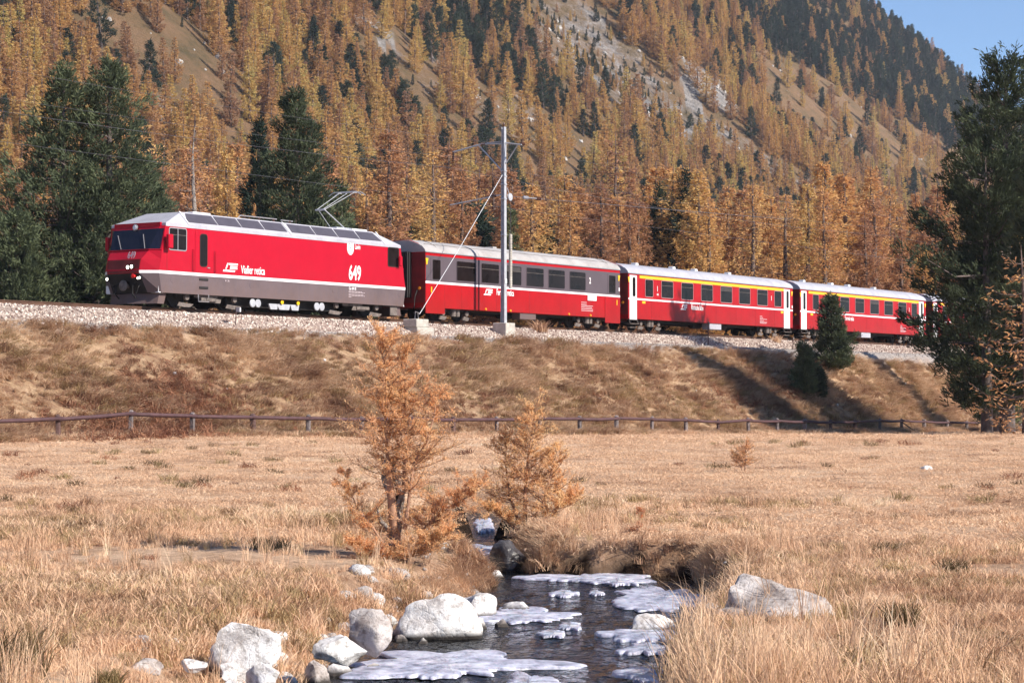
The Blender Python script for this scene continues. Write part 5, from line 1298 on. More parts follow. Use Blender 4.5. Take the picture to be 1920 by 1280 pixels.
# --- young larches by the stream
def sapling(name, px, Y, stems, label, seed, nbr, blen, tuftl=0.019, per=36, z=None, wide=1.0, full=False):
    """stems: lists of (px, py, radius) picture positions turned into points at distance Y"""
    r = np.random.default_rng(seed); x = (px - 960) / F * Y; zb = gz(x, Y) if z is None else z
    t = empty(name, (x, Y, zb - 0.03), 0, label, 'larch tree')
    P = []; D = []; tv = []
    for si, (st, nb, bl) in enumerate(stems):
        bl = bl * 1.55; nb = int(nb * 1.0)
        pts = [Vector(((a - px) / F * Y, r.normal(0, 0.03) * (q > 0) + dy, CZ + (HZ - b) / F * Y - zb + 0.03)) for q, (a, b, rr, dy) in enumerate(st)]
        tv.append(tri_tube(pts, [rr for *_, rr, dy in st], 7))
        seg = np.array([tuple(p) for p in pts]); cl = np.r_[0, np.cumsum(np.linalg.norm(np.diff(seg, axis=0), axis=1))]
        f = r.uniform(0.42 if si == 0 and full else 0.22, 1.0, nb); S = np.stack([np.interp(f * cl[-1], cl, seg[:, k]) for k in range(3)], -1)
        az = r.uniform(0, 6.283, nb); L = bl * (1.08 - f * 0.72) * r.uniform(0.35, 1.2, nb)
        el = r.normal(0.5, 0.28, nb) * (0.45 + f * 0.9)
        d = np.stack([np.cos(az) * np.cos(el), np.sin(az) * np.cos(el), np.sin(el)], -1)
        E = S + d * L[:, None]; mid = (S + E) / 2; mid[:, 2] -= L * 0.07
        tv.append(sticks(S, mid, 0.0055 * (L / bl + .3), 0.004)); tv.append(sticks(mid, E, 0.004, 0.0016))
        # side twigs
        m = 9; i = np.repeat(np.arange(nb), m); s = r.uniform(0.15, 0.97, len(i)); B = S[i] * (1 - s)[:, None] + E[i] * s[:, None]; B[:, 2] -= L[i] * 0.28 * s * (1 - s)
        d2 = d[i] + r.normal(0, 0.65, (len(i), 3)); d2[:, 2] += 0.45; d2 /= np.linalg.norm(d2, axis=1, keepdims=True); l2 = L[i] * r.uniform(0.18, 0.5, len(i)) * (1.1 - s * 0.5)
        E2 = B + d2 * l2[:, None]; tv.append(sticks(B, E2, 0.0024, 0.0012))
        for A_, B_, k in ((S, E, per), (B, E2, max(per // 3, 3))):
            n = len(A_); i2 = np.repeat(np.arange(n), k); s2 = r.uniform(0.12, 1, len(i2))[:, None]; Q = A_[i2] * (1 - s2) + B_[i2] * s2
            P.append(Q + r.normal(0, 0.006, Q.shape)); D.append((B_ - A_)[i2] / (np.linalg.norm((B_ - A_)[i2], axis=1, keepdims=True) + 1e-9) * 0.6 + r.normal(0, 0.7, Q.shape))
    V, T = merge(tv); o = mesh_np('trunk', V, T, M['twig'], tris=True); o.parent = t
    V, T = cards(np.concatenate(P), np.concatenate(D), tuftl, 0.0030 * wide, r, 0.4); o = mesh_np('crown', V, T, M['larchy'], tris=True); o.parent = t
    print(name, len(T)); return t
Y = 17.9
s = sapling('young_larch', 740, Y, [
    ([(745, 1050, .05, 0), (738, 960, .045, 0), (728, 870, .02, 0), (724, 800, .012, 0), (720, 720, .008, 0), (716, 625, .003, 0)], 95, 0.36),
    ([(748, 960, .03, .05), (757, 905, .016, .05), (760, 820, .012, .05), (758, 740, .007, .05), (762, 662, .003, .05)], 75, 0.34),
    ([(760, 990, .02, -.08), (770, 920, .014, -.08), (776, 870, .011, -.1), (800, 830, .009, -.1), (815, 780, .005, -.1), (820, 735, .003, -.1)], 60, 0.30),
    ([(770, 1040, .02, -.1), (800, 985, .014, -.12), (840, 950, .010, -.1), (885, 925, .006, -.1), (905, 905, .003, -.1)], 70, 0.28),
    ([(735, 1040, .016, -.1), (700, 985, .010, -.1), (670, 950, .006, -.05), (645, 885, .003, 0)], 36, 0.24),
    ([(740, 1060, .02, -.15), (770, 1035, .01, -.25), (810, 1010, .006, -.3), (850, 990, .003, -.35)], 55, 0.26),
    ([(735, 1065, .02, -.1), (715, 1045, .01, -.25), (690, 1020, .006, -.3), (665, 1015, .003, -.3)], 45, 0.22)],
    'taller orange young larch with a gnarled dead stem beside the stream', 510, 0, 0, full=True)
# gnarled dead snag grown together with it
b = MB()
def sp(px, py, dy=0.0): return Vector(((px - 740) / F * Y, dy, CZ + (HZ - py) / F * Y - (s.location.z)))
b.tube([sp(742, 1060), sp(736, 1010), sp(745, 975), sp(735, 930), sp(722, 895), sp(722, 868), sp(728, 855)], [.075, .06, .055, .042, .034, .024, .006], 9)
b.tube([sp(745, 975, .02), sp(752, 930, .02), sp(738, 880, .02), sp(742, 860, .02)], [.04, .034, .022, .006], 8)
b.tube([sp(742, 960, -.03), sp(755, 925, -.04), sp(768, 905, -.05)], [.03, .022, .008], 7)
b.tube([sp(738, 1000, -.03), sp(715, 975, -.06), sp(708, 950, -.08)], [.03, .018, .006], 7)
sn = b.build('dead_stem', M['snag'], s, smooth=True)
sapling('young_larch', 985, 22.0, [
    ([(985, 990, .03, 0), (984, 930, .02, 0), (990, 860, .012, 0), (1000, 790, .006, 0), (1003, 762, .003, 0)], 80, 0.36),
    ([(975, 985, .02, .1), (955, 930, .012, .1), (948, 870, .008, .1), (950, 815, .003, .1)], 50, 0.30),
    ([(995, 985, .02, -.1), (1020, 935, .012, -.1), (1035, 880, .008, -.1), (1045, 840, .003, -.1)], 50, 0.32),
    ([(1000, 990, .02, -.15), (1035, 955, .01, -.2), (1065, 935, .005, -.2), (1085, 925, .003, -.2)], 45, 0.26),
    ([(970, 992, .02, -.15), (940, 965, .01, -.2), (918, 950, .004, -.2)], 40, 0.24)],
    'rounder orange young larch on the far bank of the stream', 520, 0, 0, wide=1.2)
sapling('young_larch', 1197, 20.6, [([(1197, 1045, .008, 0), (1199, 1000, .005, 0), (1200, 955, .002, 0)], 40, 0.10), ([(1200, 1045, .005, 0), (1222, 1020, .003, 0), (1232, 1000, .002, 0)], 22, 0.12)],
    'thin nearly bare larch seedling above the undercut bank', 530, 0, 0, per=5)
sapling('young_larch', 1396, 37, [([(1396, 885, .012, 0), (1397, 860, .008, 0), (1398, 832, .003, 0)], 60, 0.26), ([(1392, 885, .01, 0), (1385, 865, .006, 0), (1376, 850, .003, 0)], 30, 0.2)],
    'small orange larch seedling alone on the open meadow', 540, 0, 0, per=10, wide=1.6)
# ------------------------------------------------------------------ fence
def build_fence():
    f = tag(empty('wooden_fence', (0, 0, 0)), 'low wooden fence with a single rail along the foot of the embankment', 'fence')
    pxs = [-22, 110, 245, 361, 474, 578, 678, 767, 850, 932, 1011, 1087, 1155, 1222, 1286, 1346, 1403, 1457, 1508, 1557, 1603, 1649, 1690, 1732, 1775, 1812, 1846, 1880, 1912, 1940]
    pts = []
    for px in pxs:
        w = 9.0
        for _ in range(30):
            t = t_at(px, w); w = w + 0.5 * (float(fence_w(t)) - w)
        p = tw(t_at(px, w), w); p.z = gz(p.x, p.y); pts.append(p)
    r = random.Random(3); tops = []
    ang = math.atan2(pts[12].y - pts[11].y, pts[12].x - pts[11].x)
    heights = {2: .80, 3: .76}
    for i, p in enumerate(pts):
        h = heights.get(i, r.uniform(0.66, 0.76)); wd = r.uniform(0.075, 0.10)
        b = MB(); tx, ty = r.uniform(-.03, .03), r.uniform(-.03, .03)
        vs = []
        for z, k in ((-0.15, 1), (h * 0.5, 1.02), (h - 0.03, 0.97), (h, 0.7)):
            for q in range(6):
                a = q * math.pi / 3 + i; rr = wd * k * (1 + 0.12 * math.sin(q * 2.3 + i)); vs.append((p.x + rr * math.cos(a) + tx * z, p.y + rr * math.sin(a) + ty * z, p.z + z + (0.02 * math.sin(q + i) if z == h else 0)))
        fs = [(k * 6 + q, k * 6 + (q + 1) % 6, (k + 1) * 6 + (q + 1) % 6, (k + 1) * 6 + q) for k in range(3) for q in range(6)] + [tuple(range(18, 24)), tuple(range(5, -1, -1))]
        b.add(vs, fs); o = b.build('post', M['woodd'] if i in (1, 4, 8, 20, 26) or (i > 10 and r.random() < 0.35) else M['wood'], f)
        tops.append(Vector((p.x, p.y, p.z + h)))
    nrm = Vector((NV[0], NV[1], 0))
    for i in range(len(tops) - 1):
        a = tops[i] + nrm * 0.075 - Vector((0, 0, 0.09 + r.uniform(0, .04))); c = tops[i + 1] + nrm * 0.075 - Vector((0, 0, 0.09 + r.uniform(0, .04)))
        d = (c - a).normalized(); a2 = a - d * 0.12; c2 = c + d * 0.12; mid = (a2 + c2) / 2 - Vector((0, 0, r.uniform(0, .025)))
        MB().tube([a2, (a2 + mid) / 2 + Vector((0, 0, .004)), mid, (mid + c2) / 2, c2], [.055, .058, .062, .058, .053], 8).build('rail', M['railw'], f, smooth=True)
    # loose leaning stick by one post and a fallen lower pole
    p = pts[22]; MB().tube([p + Vector((-0.1, -.1, 0.62)), p + Vector((0.75, -.3, 0.0))], .03, 6).build('leaning_stick', M['woodd'], f)
    p, q = pts[3], pts[4]; MB().tube([p + Vector((0.1, .15, 0.12)), q + Vector((-.3, .2, 0.10))], .03, 6).build('lower_pole', M['woodd'], f)
build_fence()

# ------------------------------------------------------------------ catenary mast
WM = 1.45; TM = t_at(944.5, WM)
def build_mast():
    P = tw(TM, WM); zt = 4.47; top = CZ + (HZ - 237) / F * P.y
    t = empty('catenary_mast', (P.x, P.y, zt), TRK_ANG, 'grey steel catenary mast on a concrete block before the grey banded coach', 'mast')
    H = top - zt
    def section(z0, z1, k0, k1):
        b = MB()
        for y in (-1, 1):
            vs = []
            for z, k in ((z0, k0), (z1, k1)):
                ya, yb = sorted((y * 0.085 * k, y * 0.068 * k)); vs += [(-0.085 * k, ya, z), (0.085 * k, ya, z), (0.085 * k, yb, z), (-0.085 * k, yb, z)]
            b.add(vs, [(0, 1, 2, 3), (7, 6, 5, 4), (0, 4, 5, 1), (1, 5, 6, 2), (2, 6, 7, 3), (3, 7, 4, 0)])
        vs = []
        for z, k in ((z0, k0), (z1, k1)): vs += [(-0.010, -0.068 * k, z), (0.010, -0.068 * k, z), (0.010, 0.068 * k, z), (-0.010, 0.068 * k, z)]
        b.add(vs, [(0, 4, 5, 1), (1, 5, 6, 2), (2, 6, 7, 3), (3, 7, 4, 0)]); return b
    section(0, H, 1.18, 0.92).build('column', M['galv'], t)
    hz = lambda py: CZ + (HZ - py) / F * P.y - zt
    # feeder bracket: arm to the far side, short arm to the near side, brace
    z1 = hz(268)
    b = MB(); b.tube([(0, 0.1, z1), (0, 1.15, z1 + 0.05), (0, 2.75, z1 - 0.22)], 0.038, 6); b.tube([(0, 0.12, hz(318)), (0, 1.35, z1 + 0.0)], 0.03, 6); b.tube([(0, 0.1, z1 + .1), (0, 0.9, z1 + .08)], 0.02, 5)
    b.build('cantilever_arm', M['galv'], t)
    b = MB(); b.tube([(0, -0.1, z1 + .02), (0, -0.95, z1 - 0.12)], 0.03, 6); b.tube([(0, -0.1, z1 - .9), (0, -0.72, z1 - 0.14)], 0.024, 6); b.build('feeder_bracket', M['galv'], t)
    def insul(o, ax, n=4, s=1.0):
        pr = []
        for k in range(n): pr += [(k * .09 * s, .03 * s), (k * .09 * s + .03, .075 * s), (k * .09 * s + .05, .03 * s)]
        return MB().lathe(pr, o, ax, 10)
    insul((0, 1.0, z1 + .04), (0, 1, 0), 3, .9).build('insulator', M['ins'], t); insul((0, 2.73, z1 - .2), (0, 0, -1), 5).build('insulator', M['ins'], t)
    insul((0, -0.92, z1 - .05), (1, 0, -.1), 3).build('insulator', M['ins'], t); insul((0, 0.4, hz(366)), (0, 1, 0), 4).build('insulator', M['ins'], t)
    b = MB(); b.tube([(0, 0.1, hz(364)), (0, 0.9, hz(368)), (0, 2.9, hz(378))], 0.028, 6); b.build('registration_arm', M['galv'], t)
    # bands and bolts
    for py in (320, 330, 345, 372, 440):
        z = hz(py); MB().box(-0.10, 0.10, -0.105, 0.105, z - 0.03, z + 0.03).build('clamp_band', M['galv'], t)
    MB().lathe([(0, .03), (.12, .05), (.2, .03)], (0, 0, H), (0, 0, 1), 8).build('top_pin', M['ins'], t)
    # tension pulley
    MB().lathe([(-.03, .17), (-.01, .13), (.01, .13), (.03, .17)], (0.32, -0.12, hz(368)), (0, 1, 0), 16).build('tension_pulley', M['galv'], t)
    MB().tube([(0.1, -0.12, hz(352)), (0.32, -0.12, hz(368))], .02, 5).build('pulley_hanger', M['galv'], t)
    # tensioning weights, a stack of discs on a rod
    b = MB(); zb, zt_ = hz(540), hz(438); n = 22
    for k in range(n):
        z = zb + (zt_ - zb) * k / n; b.lathe([(0, .062), (.004, .078), ((zt_ - zb) / n - .012, .078), ((zt_ - zb) / n - .006, .062)], (0.30, -0.16, z), (0, 0, 1), 12)
    b.build('tension_weight', M['conc'], t)
    MB().tube([(0.30, -0.16, zt_), (0.36, -0.14, hz(368))], .008, 4).build('weight_cable', M['wire'], t)
    # number plate
    MB().box(-0.08, 0.08, -0.118, -0.112, 1.75, 1.95).build('number_plate', M['white'], t)
    return P, zt
PM, ZT = build_mast()
def block(nm, P, ang, parts, label):
    t = empty(nm, P, ang, label, 'concrete block')
    for i, (x0, x1, y0, y1, z0, z1) in enumerate(parts):
        b = MB(); b.bbox(x0, x1, y0, y1, z0, z1, 0.025); b.build('concrete_step' if i else 'footing', M['conc'], t)
    return t
block('concrete_block', (PM.x, PM.y, ZT), TRK_ANG, [(-0.36, 0.38, -0.36, 0.36, -0.75, 0.0)], 'pale concrete footing block under the catenary mast')
TA = t_at(781, WM); PA = tw(TA, WM); zA = CZ + (HZ - 598.5) / F * PA.y
block('concrete_block', (PA.x, PA.y, zA), TRK_ANG, [(-0.55, 0.32, -0.40, 0.30, -0.335, 0.0), (-0.52, 0.68, -0.42, 0.28, -0.95, -0.337)], 'stepped concrete anchor block under the slanting guy rod')
g0 = tw(TA, WM, zA + 0.02); g1 = tw(TM, WM, CZ + (HZ - 328) / F * PM.y)
g = empty('guy_rod', g0, 0, 'slanting steel guy rod from the anchor block up to the mast', 'guy rod')
d = g1 - g0; d2 = Vector((DV[0], DV[1], 0))
b = MB(); b.tube([d * 0.03, d * 0.5, d - d2 * 0.12], .014, 6); b.build('rod', M['galv'], g)
b = MB(); b.tube([-d2 * 0.12 + Vector((0, 0, -.02)), -d2 * 0.09 + Vector((0, 0, .30)), d * 0.035, d2 * 0.10 + Vector((0, 0, .25)), d2 * 0.12 + Vector((0, 0, -.02))], .016, 5); b.build('eye_bolt', M['steel'], g)

# ------------------------------------------------------------------ overhead wires
def wire(nm, label, w, z, rad, t0=-60, t1=150, sag=0.0, span=50):
    pts = []
    for t in np.arange(t0, t1 + 1, 5.0):
        ph = ((t - TM) % span) / span; pts.append(tw(t, w, RZ + z - sag * 4 * ph * (1 - ph)))
    o = tag(empty(nm, (0, 0, 0)), label, 'overhead wire'); MB().tube(pts, rad, 4).build('wire_strand', M['wire'], o); return o
wire('contact_wire', 'lowest overhead wire, touched by the pantograph', -1.35, 5.46, 0.006)
wire('messenger_wire', 'carrying wire slung just above the contact wire', -1.35, 6.95, 0.007, sag=0.45)
wire('feeder_wire', 'thin upper feeder wire on the track side of the mast', 1.45 - 2.75, 7.45, 0.005, sag=0.5)
wire('feeder_wire', 'thin outer feeder wire on the meadow side of the mast', 2.35, 7.70, 0.005, sag=0.5)
o = tag(empty('tension_wire', (0, 0, 0)), 'tensioned wire with two insulators running right from the mast pulley', 'overhead wire')
a = tw(TM + 0.5, WM, CZ + (HZ - 366) / F * PM.y); c = tw(TM + 34, -1.3, RZ + 6.95)
MB().tube([a, c], .013, 4).build('wire_strand', M['wire'], o)
dd = (c - a).normalized()
for k in (1.3, 2.5): 
    pr = []
    for q in range(4): pr += [(q * .10, .03), (q * .10 + .03, .085), (q * .10 + .06, .03)]
    MB().lathe(pr, a + dd * k, dd, 10).build('insulator', M['galv'] if k < 2 else M['ins'], o)
MB().tube([a + dd * 1.25, a + dd * 3.0], .03, 5).build('link_rod', M['steel'], o)

# ------------------------------------------------------------------ little things on the embankment
p = tw(t_at(442, 1.9), 1.9); z = gz(p.x, p.y); q = empty('trackside_sign', (p.x, p.y, z), TRK_ANG, 'short post with a small grey distance plate below the locomotive', 'sign')
hh = CZ + (HZ - 576) / F * p.y - z
MB().tube([(0, 0, -0.2), (0, 0, hh)], .022, 6).build('post', M['woodd'], q)
MB().bbox(-0.03, 0.24, -0.035, -0.02, hh - 0.17, hh, .004).build('plate', M['grille'], q); MB().box(0.17, 0.235, -0.04, -0.036, hh - 0.16, hh - 0.01).build('plate_mark', M['white'], q)
for px, wq, ytop, lb in ((1328, 2.0, 603, 'short dark marker post on the ballast edge in the tree shadow'), (1487, 2.2, 632, 'short dark marker post below the gap before the third coach')):
    p = tw(t_at(px, wq), wq); z = gz(p.x, p.y); q = empty('marker_post', (p.x, p.y, z), TRK_ANG, lb, 'post'); hh = max(0.5, CZ + (HZ - ytop) / F * p.y - z)
    MB().tube([(0, 0, -0.2), (0, 0, hh)], .03, 6).build('post', M['woodd'], q); MB().bbox(-0.07, 0.07, -0.05, -0.03, hh - 0.14, hh, .004).build('plate', M['under'], q)
p = tw(t_at(1165, 1.7), 1.7); z = gz(p.x, p.y)
# dry weed in front of the wheels
def weed(nm, P, h, rr, n, label, seed):
    o = tuft(nm, n, h, rr * 0.5, 1.0, M['strawr'], 0.02, seed=seed); C.objects.link(o); o.location = P; tag(o, label, 'weed')
p = tw(t_at(1012, 0.9), 0.9); weed('dry_weed', (p.x, p.y, RZ - 0.38), 0.75, 0.7, 110, 'brown dry weed growing on the ballast by the grey banded coach', 901)
p = tw(t_at(1456, 0.9), 0.9); weed('dry_weed', (p.x, p.y, RZ - 0.38), 0.55, 0.5, 90, 'yellowish dry weed at the foot of the second coach near its rear door', 902)

# ------------------------------------------------------------------ rocks
M['rockw'] = pbr('bleached_stream_boulder', (0.84, 0.81, 0.79), 0.9, col2=(0.55, 0.50, 0.47), scale=5, bump=0.7, bscale=14)
M['rockg'] = pbr('grey_lichen_boulder', (0.62, 0.55, 0.51), 0.92, col2=(0.27, 0.21, 0.19), scale=9, bump=0.8, bscale=22)
def rockmat(nm, hi, mid, lo):
    m = bpy.data.materials.new(nm); n, N, L = nodes(m); b = N['Principled BSDF']
    tc = N.new('ShaderNodeTexCoord')
    def nz(sc, det, rg):
        t = N.new('ShaderNodeTexNoise'); t.inputs['Scale'].default_value = sc; t.inputs['Detail'].default_value = det; t.inputs['Roughness'].default_value = rg
        L.new(tc.outputs['Object'], t.inputs['Vector']); return t.outputs[0]
    c = ramp(N, L, nz(4.5, 8, 0.7), [(0.32, lo), (0.44, mid), (0.56, hi), (0.8, tuple(min(x * 1.08, .9) for x in hi))])
    v = N.new('ShaderNodeTexVoronoi'); v.feature = 'DISTANCE_TO_EDGE'; v.inputs['Scale'].default_value = 5.5
    mp = N.new('ShaderNodeMixRGB'); mp.inputs[0].default_value = 0.35; t = N.new('ShaderNodeTexNoise'); t.inputs['Scale'].default_value = 6
    L.new(tc.outputs['Object'], t.inputs['Vector']); L.new(tc.outputs['Object'], mp.inputs[1]); L.new(t.outputs['Color'], mp.inputs[2]); L.new(mp.outputs[0], v.inputs['Vector'])
    cr = N.new('ShaderNodeMapRange'); cr.inputs[1].default_value = 0.0; cr.inputs[2].default_value = 0.035; L.new(v.outputs[0], cr.inputs[0])
    fk = ramp(N, L, nz(26, 4, 0.7), [(0.36, (0.45, 0.42, 0.40)), (0.5, (1, 1, 1))])
    c = mixc(N, L, 0.75, c, fk, 'MULTIPLY')
    gm = N.new('ShaderNodeNewGeometry'); sx = N.new('ShaderNodeSeparateXYZ'); L.new(gm.outputs['Position'], sx.inputs[0])
    wet = N.new('ShaderNodeMapRange'); wet.inputs[1].default_value = WATER + 0.05; wet.inputs[2].default_value = WATER + 0.015; L.new(sx.outputs[2], wet.inputs[0])
    c = mixc(N, L, wet.outputs[0], c, (0.07, 0.06, 0.055))
    L.new(c, b.inputs['Base Color']); b.inputs['Roughness'].default_value = 0.9; b.inputs['Specular IOR Level'].default_value = 0.2
    ad = N.new('ShaderNodeMath'); ad.operation = 'MULTIPLY_ADD'; ad.inputs[1].default_value = 0.10; L.new(cr.outputs[0], ad.inputs[0]); L.new(nz(11, 8, 0.75), ad.inputs[2])
    bp = N.new('ShaderNodeBump'); bp.inputs['Strength'].default_value = 0.8; bp.inputs['Distance'].default_value = 0.025
    L.new(ad.outputs[0], bp.inputs['Height']); L.new(bp.outputs[0], b.inputs['Normal']); return m
M['rockw'] = rockmat('bleached_granite', (0.88, 0.85, 0.83), (0.68, 0.63, 0.60), (0.36, 0.31, 0.29))
M['rockg'] = rockmat('grey_lichen_granite', (0.60, 0.54, 0.51), (0.40, 0.34, 0.31), (0.18, 0.14, 0.13))
M['rockd'] = pbr('dark_wet_rock', (0.10, 0.09, 0.09), 0.35, col2=(0.03, 0.025, 0.025), scale=6, bump=0.6, bscale=14)
def rock(px, ybase, wpx, hpx, label, seed, mat='rockw', dep=0.8, zg=None, sub=4, flats=14, peak=None, dy=0.0):
    """boulder with planed faces; base centre px, ybase; size in picture pixels at that distance"""
    import bmesh
    from mathutils import noise as mn
    zb = (WATER + 0.0) if zg is None else zg
    Y = (CZ - zb) * F / (ybase - HZ) + dy; x = (px - 960) / F * Y
    W = wpx / F * Y / 2; H = hpx / F * Y; r = np.random.default_rng(seed)
    bm = bmesh.new(); bmesh.ops.create_icosphere(bm, subdivisions=sub, radius=1.0)
    N_ = [Vector(r.normal(0, 1, 3)).normalized() for _ in range(flats)]; K = r.uniform(0.52, 0.82, flats)
    for v in bm.verts:
        c = v.co.copy()
        for n_, k in zip(N_, K):
            dt = c.dot(n_)
            if dt > k: c -= n_ * (dt - k) * 0.97
        nz = mn.noise(c * 1.7 + Vector((seed, 0, 0))) * 0.14 + mn.noise(c * 4 + Vector((0, seed, 0))) * 0.08 + mn.noise(c * 13) * 0.018
        c *= 1 + nz
        if peak: c.z += peak[1] * math.exp(-((c.x - peak[0]) ** 2) * 9) * max(c.z, 0)
        v.co = Vector((c.x * W * 1.12, c.y * W * dep * 1.1, (c.z * 0.74 + 0.26) * H))
    me = bpy.data.meshes.new('boulder'); bm.to_mesh(me); bm.free(); me.materials.append(M[mat]); me.polygons.foreach_set('use_smooth', [True] * len(me.polygons)); me.set_sharp_from_angle(angle=math.radians(38))
    o = bpy.data.objects.new('boulder', me); C.objects.link(o); o.location = (x, Y, zb - 0.04); o.rotation_euler = (0, 0, r.uniform(-.3, .3))
    return tag(o, label, 'rock')
GZ = -0.05
rock(462, 1228, 165, 84, 'biggest pale boulder in the dry grass left of the stream', 1, zg=GZ, peak=(0.55, 0.25), dep=0.7)
rock(818, 1192, 145, 104, 'angular white boulder with a dark shaded left face at the water edge', 2, flats=9, dep=0.7)
rock(897, 1162, 92, 70, 'rounded white boulder touching the right side of the angular one', 3, dy=0.35)
rock(634, 1215, 98, 50, 'flat white rock half sunk in grass, left of the leaning slab', 4, zg=GZ)
rock(690, 1205, 92, 68, 'leaning grey white slab left of the angular boulder', 5, 'rockg', zg=-0.12, dy=0.3)
rock(1448, 1190, 215, 150, 'largest grass covered boulder right of the stream', 6, 'rockg', zg=-0.08, dep=0.7, dy=0.2)
rock(1370, 1200, 110, 80, 'grey left shoulder rock leaning on the grass covered boulder', 36, 'rockg', zg=-0.12, dep=0.7)
rock(1212, 1182, 104, 44, 'whitish rounded rock sitting in the water near the right bank', 7)
rock(1300, 1190, 60, 32, 'small pale rock at the right water edge beside the rounded rock', 8)
rock(1345, 1215, 74, 46, 'pink grey rock at the right bank under overhanging grass', 9, 'rockg')
rock(1288, 1262, 84, 56, 'dark brown rock in the water at the lower right bank', 10, 'rockd')
rock(950, 1068, 72, 66, 'dark wet rock in the narrow upper part of the stream', 11, 'rockd', dep=0.8)
rock(922, 1082, 56, 24, 'white rock at the foot of the dark wet rock', 12)
rock(792, 1204, 30, 24, 'little round pale stone below the angular boulder', 13)
rock(752, 1200, 28, 28, 'small grey stone just left of the little round one', 14, 'rockg')
rock(590, 1278, 66, 56, 'grey and dark pointed rock at the lower left water edge', 15, 'rockg')
rock(640, 1262, 54, 40, 'pale rounded rock beside the pointed one at the lower left', 16)
rock(492, 1262, 64, 44, 'white stone directly below the biggest pale boulder', 17, zg=-0.08)
rock(432, 1250, 44, 30, 'small white stone left under the biggest pale boulder', 18, zg=-0.06)
rock(365, 1240, 46, 26, 'small white stone left of the biggest boulder', 19, zg=-0.05)
rock(270, 1246, 80, 30, 'flat grey white stone in the grass at the far left', 20, 'rockg', zg=-0.05)
rock(892, 1176, 44, 34, 'small pale rock under the rounded white boulder', 21)
rock(940, 1172, 34, 24, 'dark and white little rock right of the rounded boulder', 22, 'rockg')
rock(965, 1142, 50, 34, 'icy white rock in the water right of the rounded boulder', 23)
rock(1320, 1148, 44, 24, 'small pale rock at the right bank above the rounded rock', 24)
rock(440, 1285, 60, 32, 'white stone cut by the lower edge below the biggest boulder', 25, zg=-0.10)
rock(310, 1178, 18, 12, 'tiny white stone alone in the left grass', 26, zg=0.0)
rock(1740, 880, 34, 12, 'grey white stone on the far right of the meadow', 27, zg=0.0)
rock(700, 1252, 46, 26, 'pale cobble at the shore below the leaning slab', 28)
rock(735, 1238, 40, 24, 'white cobble at the shore left of the ice sheet', 29)
rock(125, 1278, 66, 22, 'low grey stone in the lower left corner', 30, 'rockg', zg=-0.05)
# tussocks that stand out from the rest of the grass
M['tussock'] = leafy('olive_brown_tussock', [(0.2, (0.10, 0.065, 0.035)), (0.5, (0.25, 0.18, 0.085)), (0.85, (0.48, 0.36, 0.18))], scale=4, fine=30, transl=0.3)
for px, py, hpx, wpx, lb in ((28, 1262, 130, 150, 'big dark grass tussock in the lower left corner'), (430, 1246, 60, 70, 'dark brown tuft between the stones below the biggest boulder'),
        (1662, 1045, 40, 60, 'dark tussock with shaded right side on the open meadow at the right'), (1785, 1085, 48, 62, 'olive tussock right of the shaded one on the meadow'),
        (508, 1030, 34, 90, 'low dark tussock on the meadow left of the young larch'), (1690, 1180, 60, 80, 'brown tussock right of the grass covered boulder'),
        (700, 1150, 34, 60, 'brown tuft above the leaning slab'), (205, 1262, 50, 60, 'reddish brown tuft left of the flat stone at the lower left')):
    Y = CZ * F / (py - HZ); X = (px - 960) / F * Y
    o = tuft('grass_tussock', 260, hpx / F * Y, wpx / F * Y * 0.42, 0.8, M['tussock'], 0.0028, seed=px); C.objects.link(o); o.location = (X, Y, gz(X, Y) - 0.01); tag(o, lb, 'tussock')
r = np.random.default_rng(321); n = 420; y = 14 + 46 * r.uniform(0, 1, n); x = r.uniform(-0.245, 0.245, n) * y; d_, rs = stream_dist(x, y); t_, w_ = to_tw(x, y); k = (d_ < -0.4) & (w_ > fence_w(t_) + 0.4) & (fbm(x * 0.25, y * 0.25, 88) > 0.02)
x, y = x[k], y[k]; put('meadow_weeds', x, y, r, [tuft('weedclump_%d' % i, 70, 0.10, 0.10, 1.3, M['tussock'] if i else M['bracken'], 0.003, seed=330 + i) for i in range(3)], r.uniform(0.4, 1.3, len(x)) * (0.8 + y / 60))
# countless cobbles along the water and stones on the bed
r = np.random.default_rng(61); n = 9000; y = r.uniform(11.0, 20.5, n); x = r.uniform(-0.2, 0.12, n) * y; d_, rs = stream_dist(x, y)
pr_ = np.where(rs, 0.14, 0.75) * np.exp(-np.maximum(-d_, 0) / 0.24) * (d_ > -0.75); pr_ = np.where(d_ > 0.06, 0.10, pr_)
k = r.uniform(0, 1, n) < pr_; x, y, d_ = x[k], y[k], d_[k]; z = ground_z(x, y)
sc = 0.03 + 0.15 * r.uniform(0, 1, len(x)) ** 2.5; sc = np.where(d_ > 0.1, sc * 0.8, sc)
put_src = [stone_mesh('cobble_%d' % i, M['rockw'] if i < 2 else M['rockg'], 90 + i, sub=2, rough=0.08, flat=0.65) for i in range(4)]
for s_ in put_src: s_.data.polygons.foreach_set('use_smooth', [True] * len(s_.data.polygons))
scatter('shore_cobbles', np.stack([x, y, z + sc * 0.12], -1), np.stack([r.normal(0, .3, len(x)), r.normal(0, .3, len(x)), r.uniform(0, 6.28, len(x))], -1), sc, r.integers(0, 4, len(x)), put_src)

# white stones sprinkled over the bank
n = 60; t_ = r.uniform(-10, 60, n); w_ = r.uniform(3.4, 8.5, n); x = P0[0] + DV[0] * t_ + NV[0] * w_; y = P0[1] + DV[1] * t_ + NV[1] * w_
scatter('bank_stones', np.stack([x, y, ground_z(x, y) + 0.04], -1), r.uniform(0, 6.28, (n, 3)), r.uniform(0.05, 0.16, n), r.integers(0, 4, n), [s_.copy() for s_ in put_src])

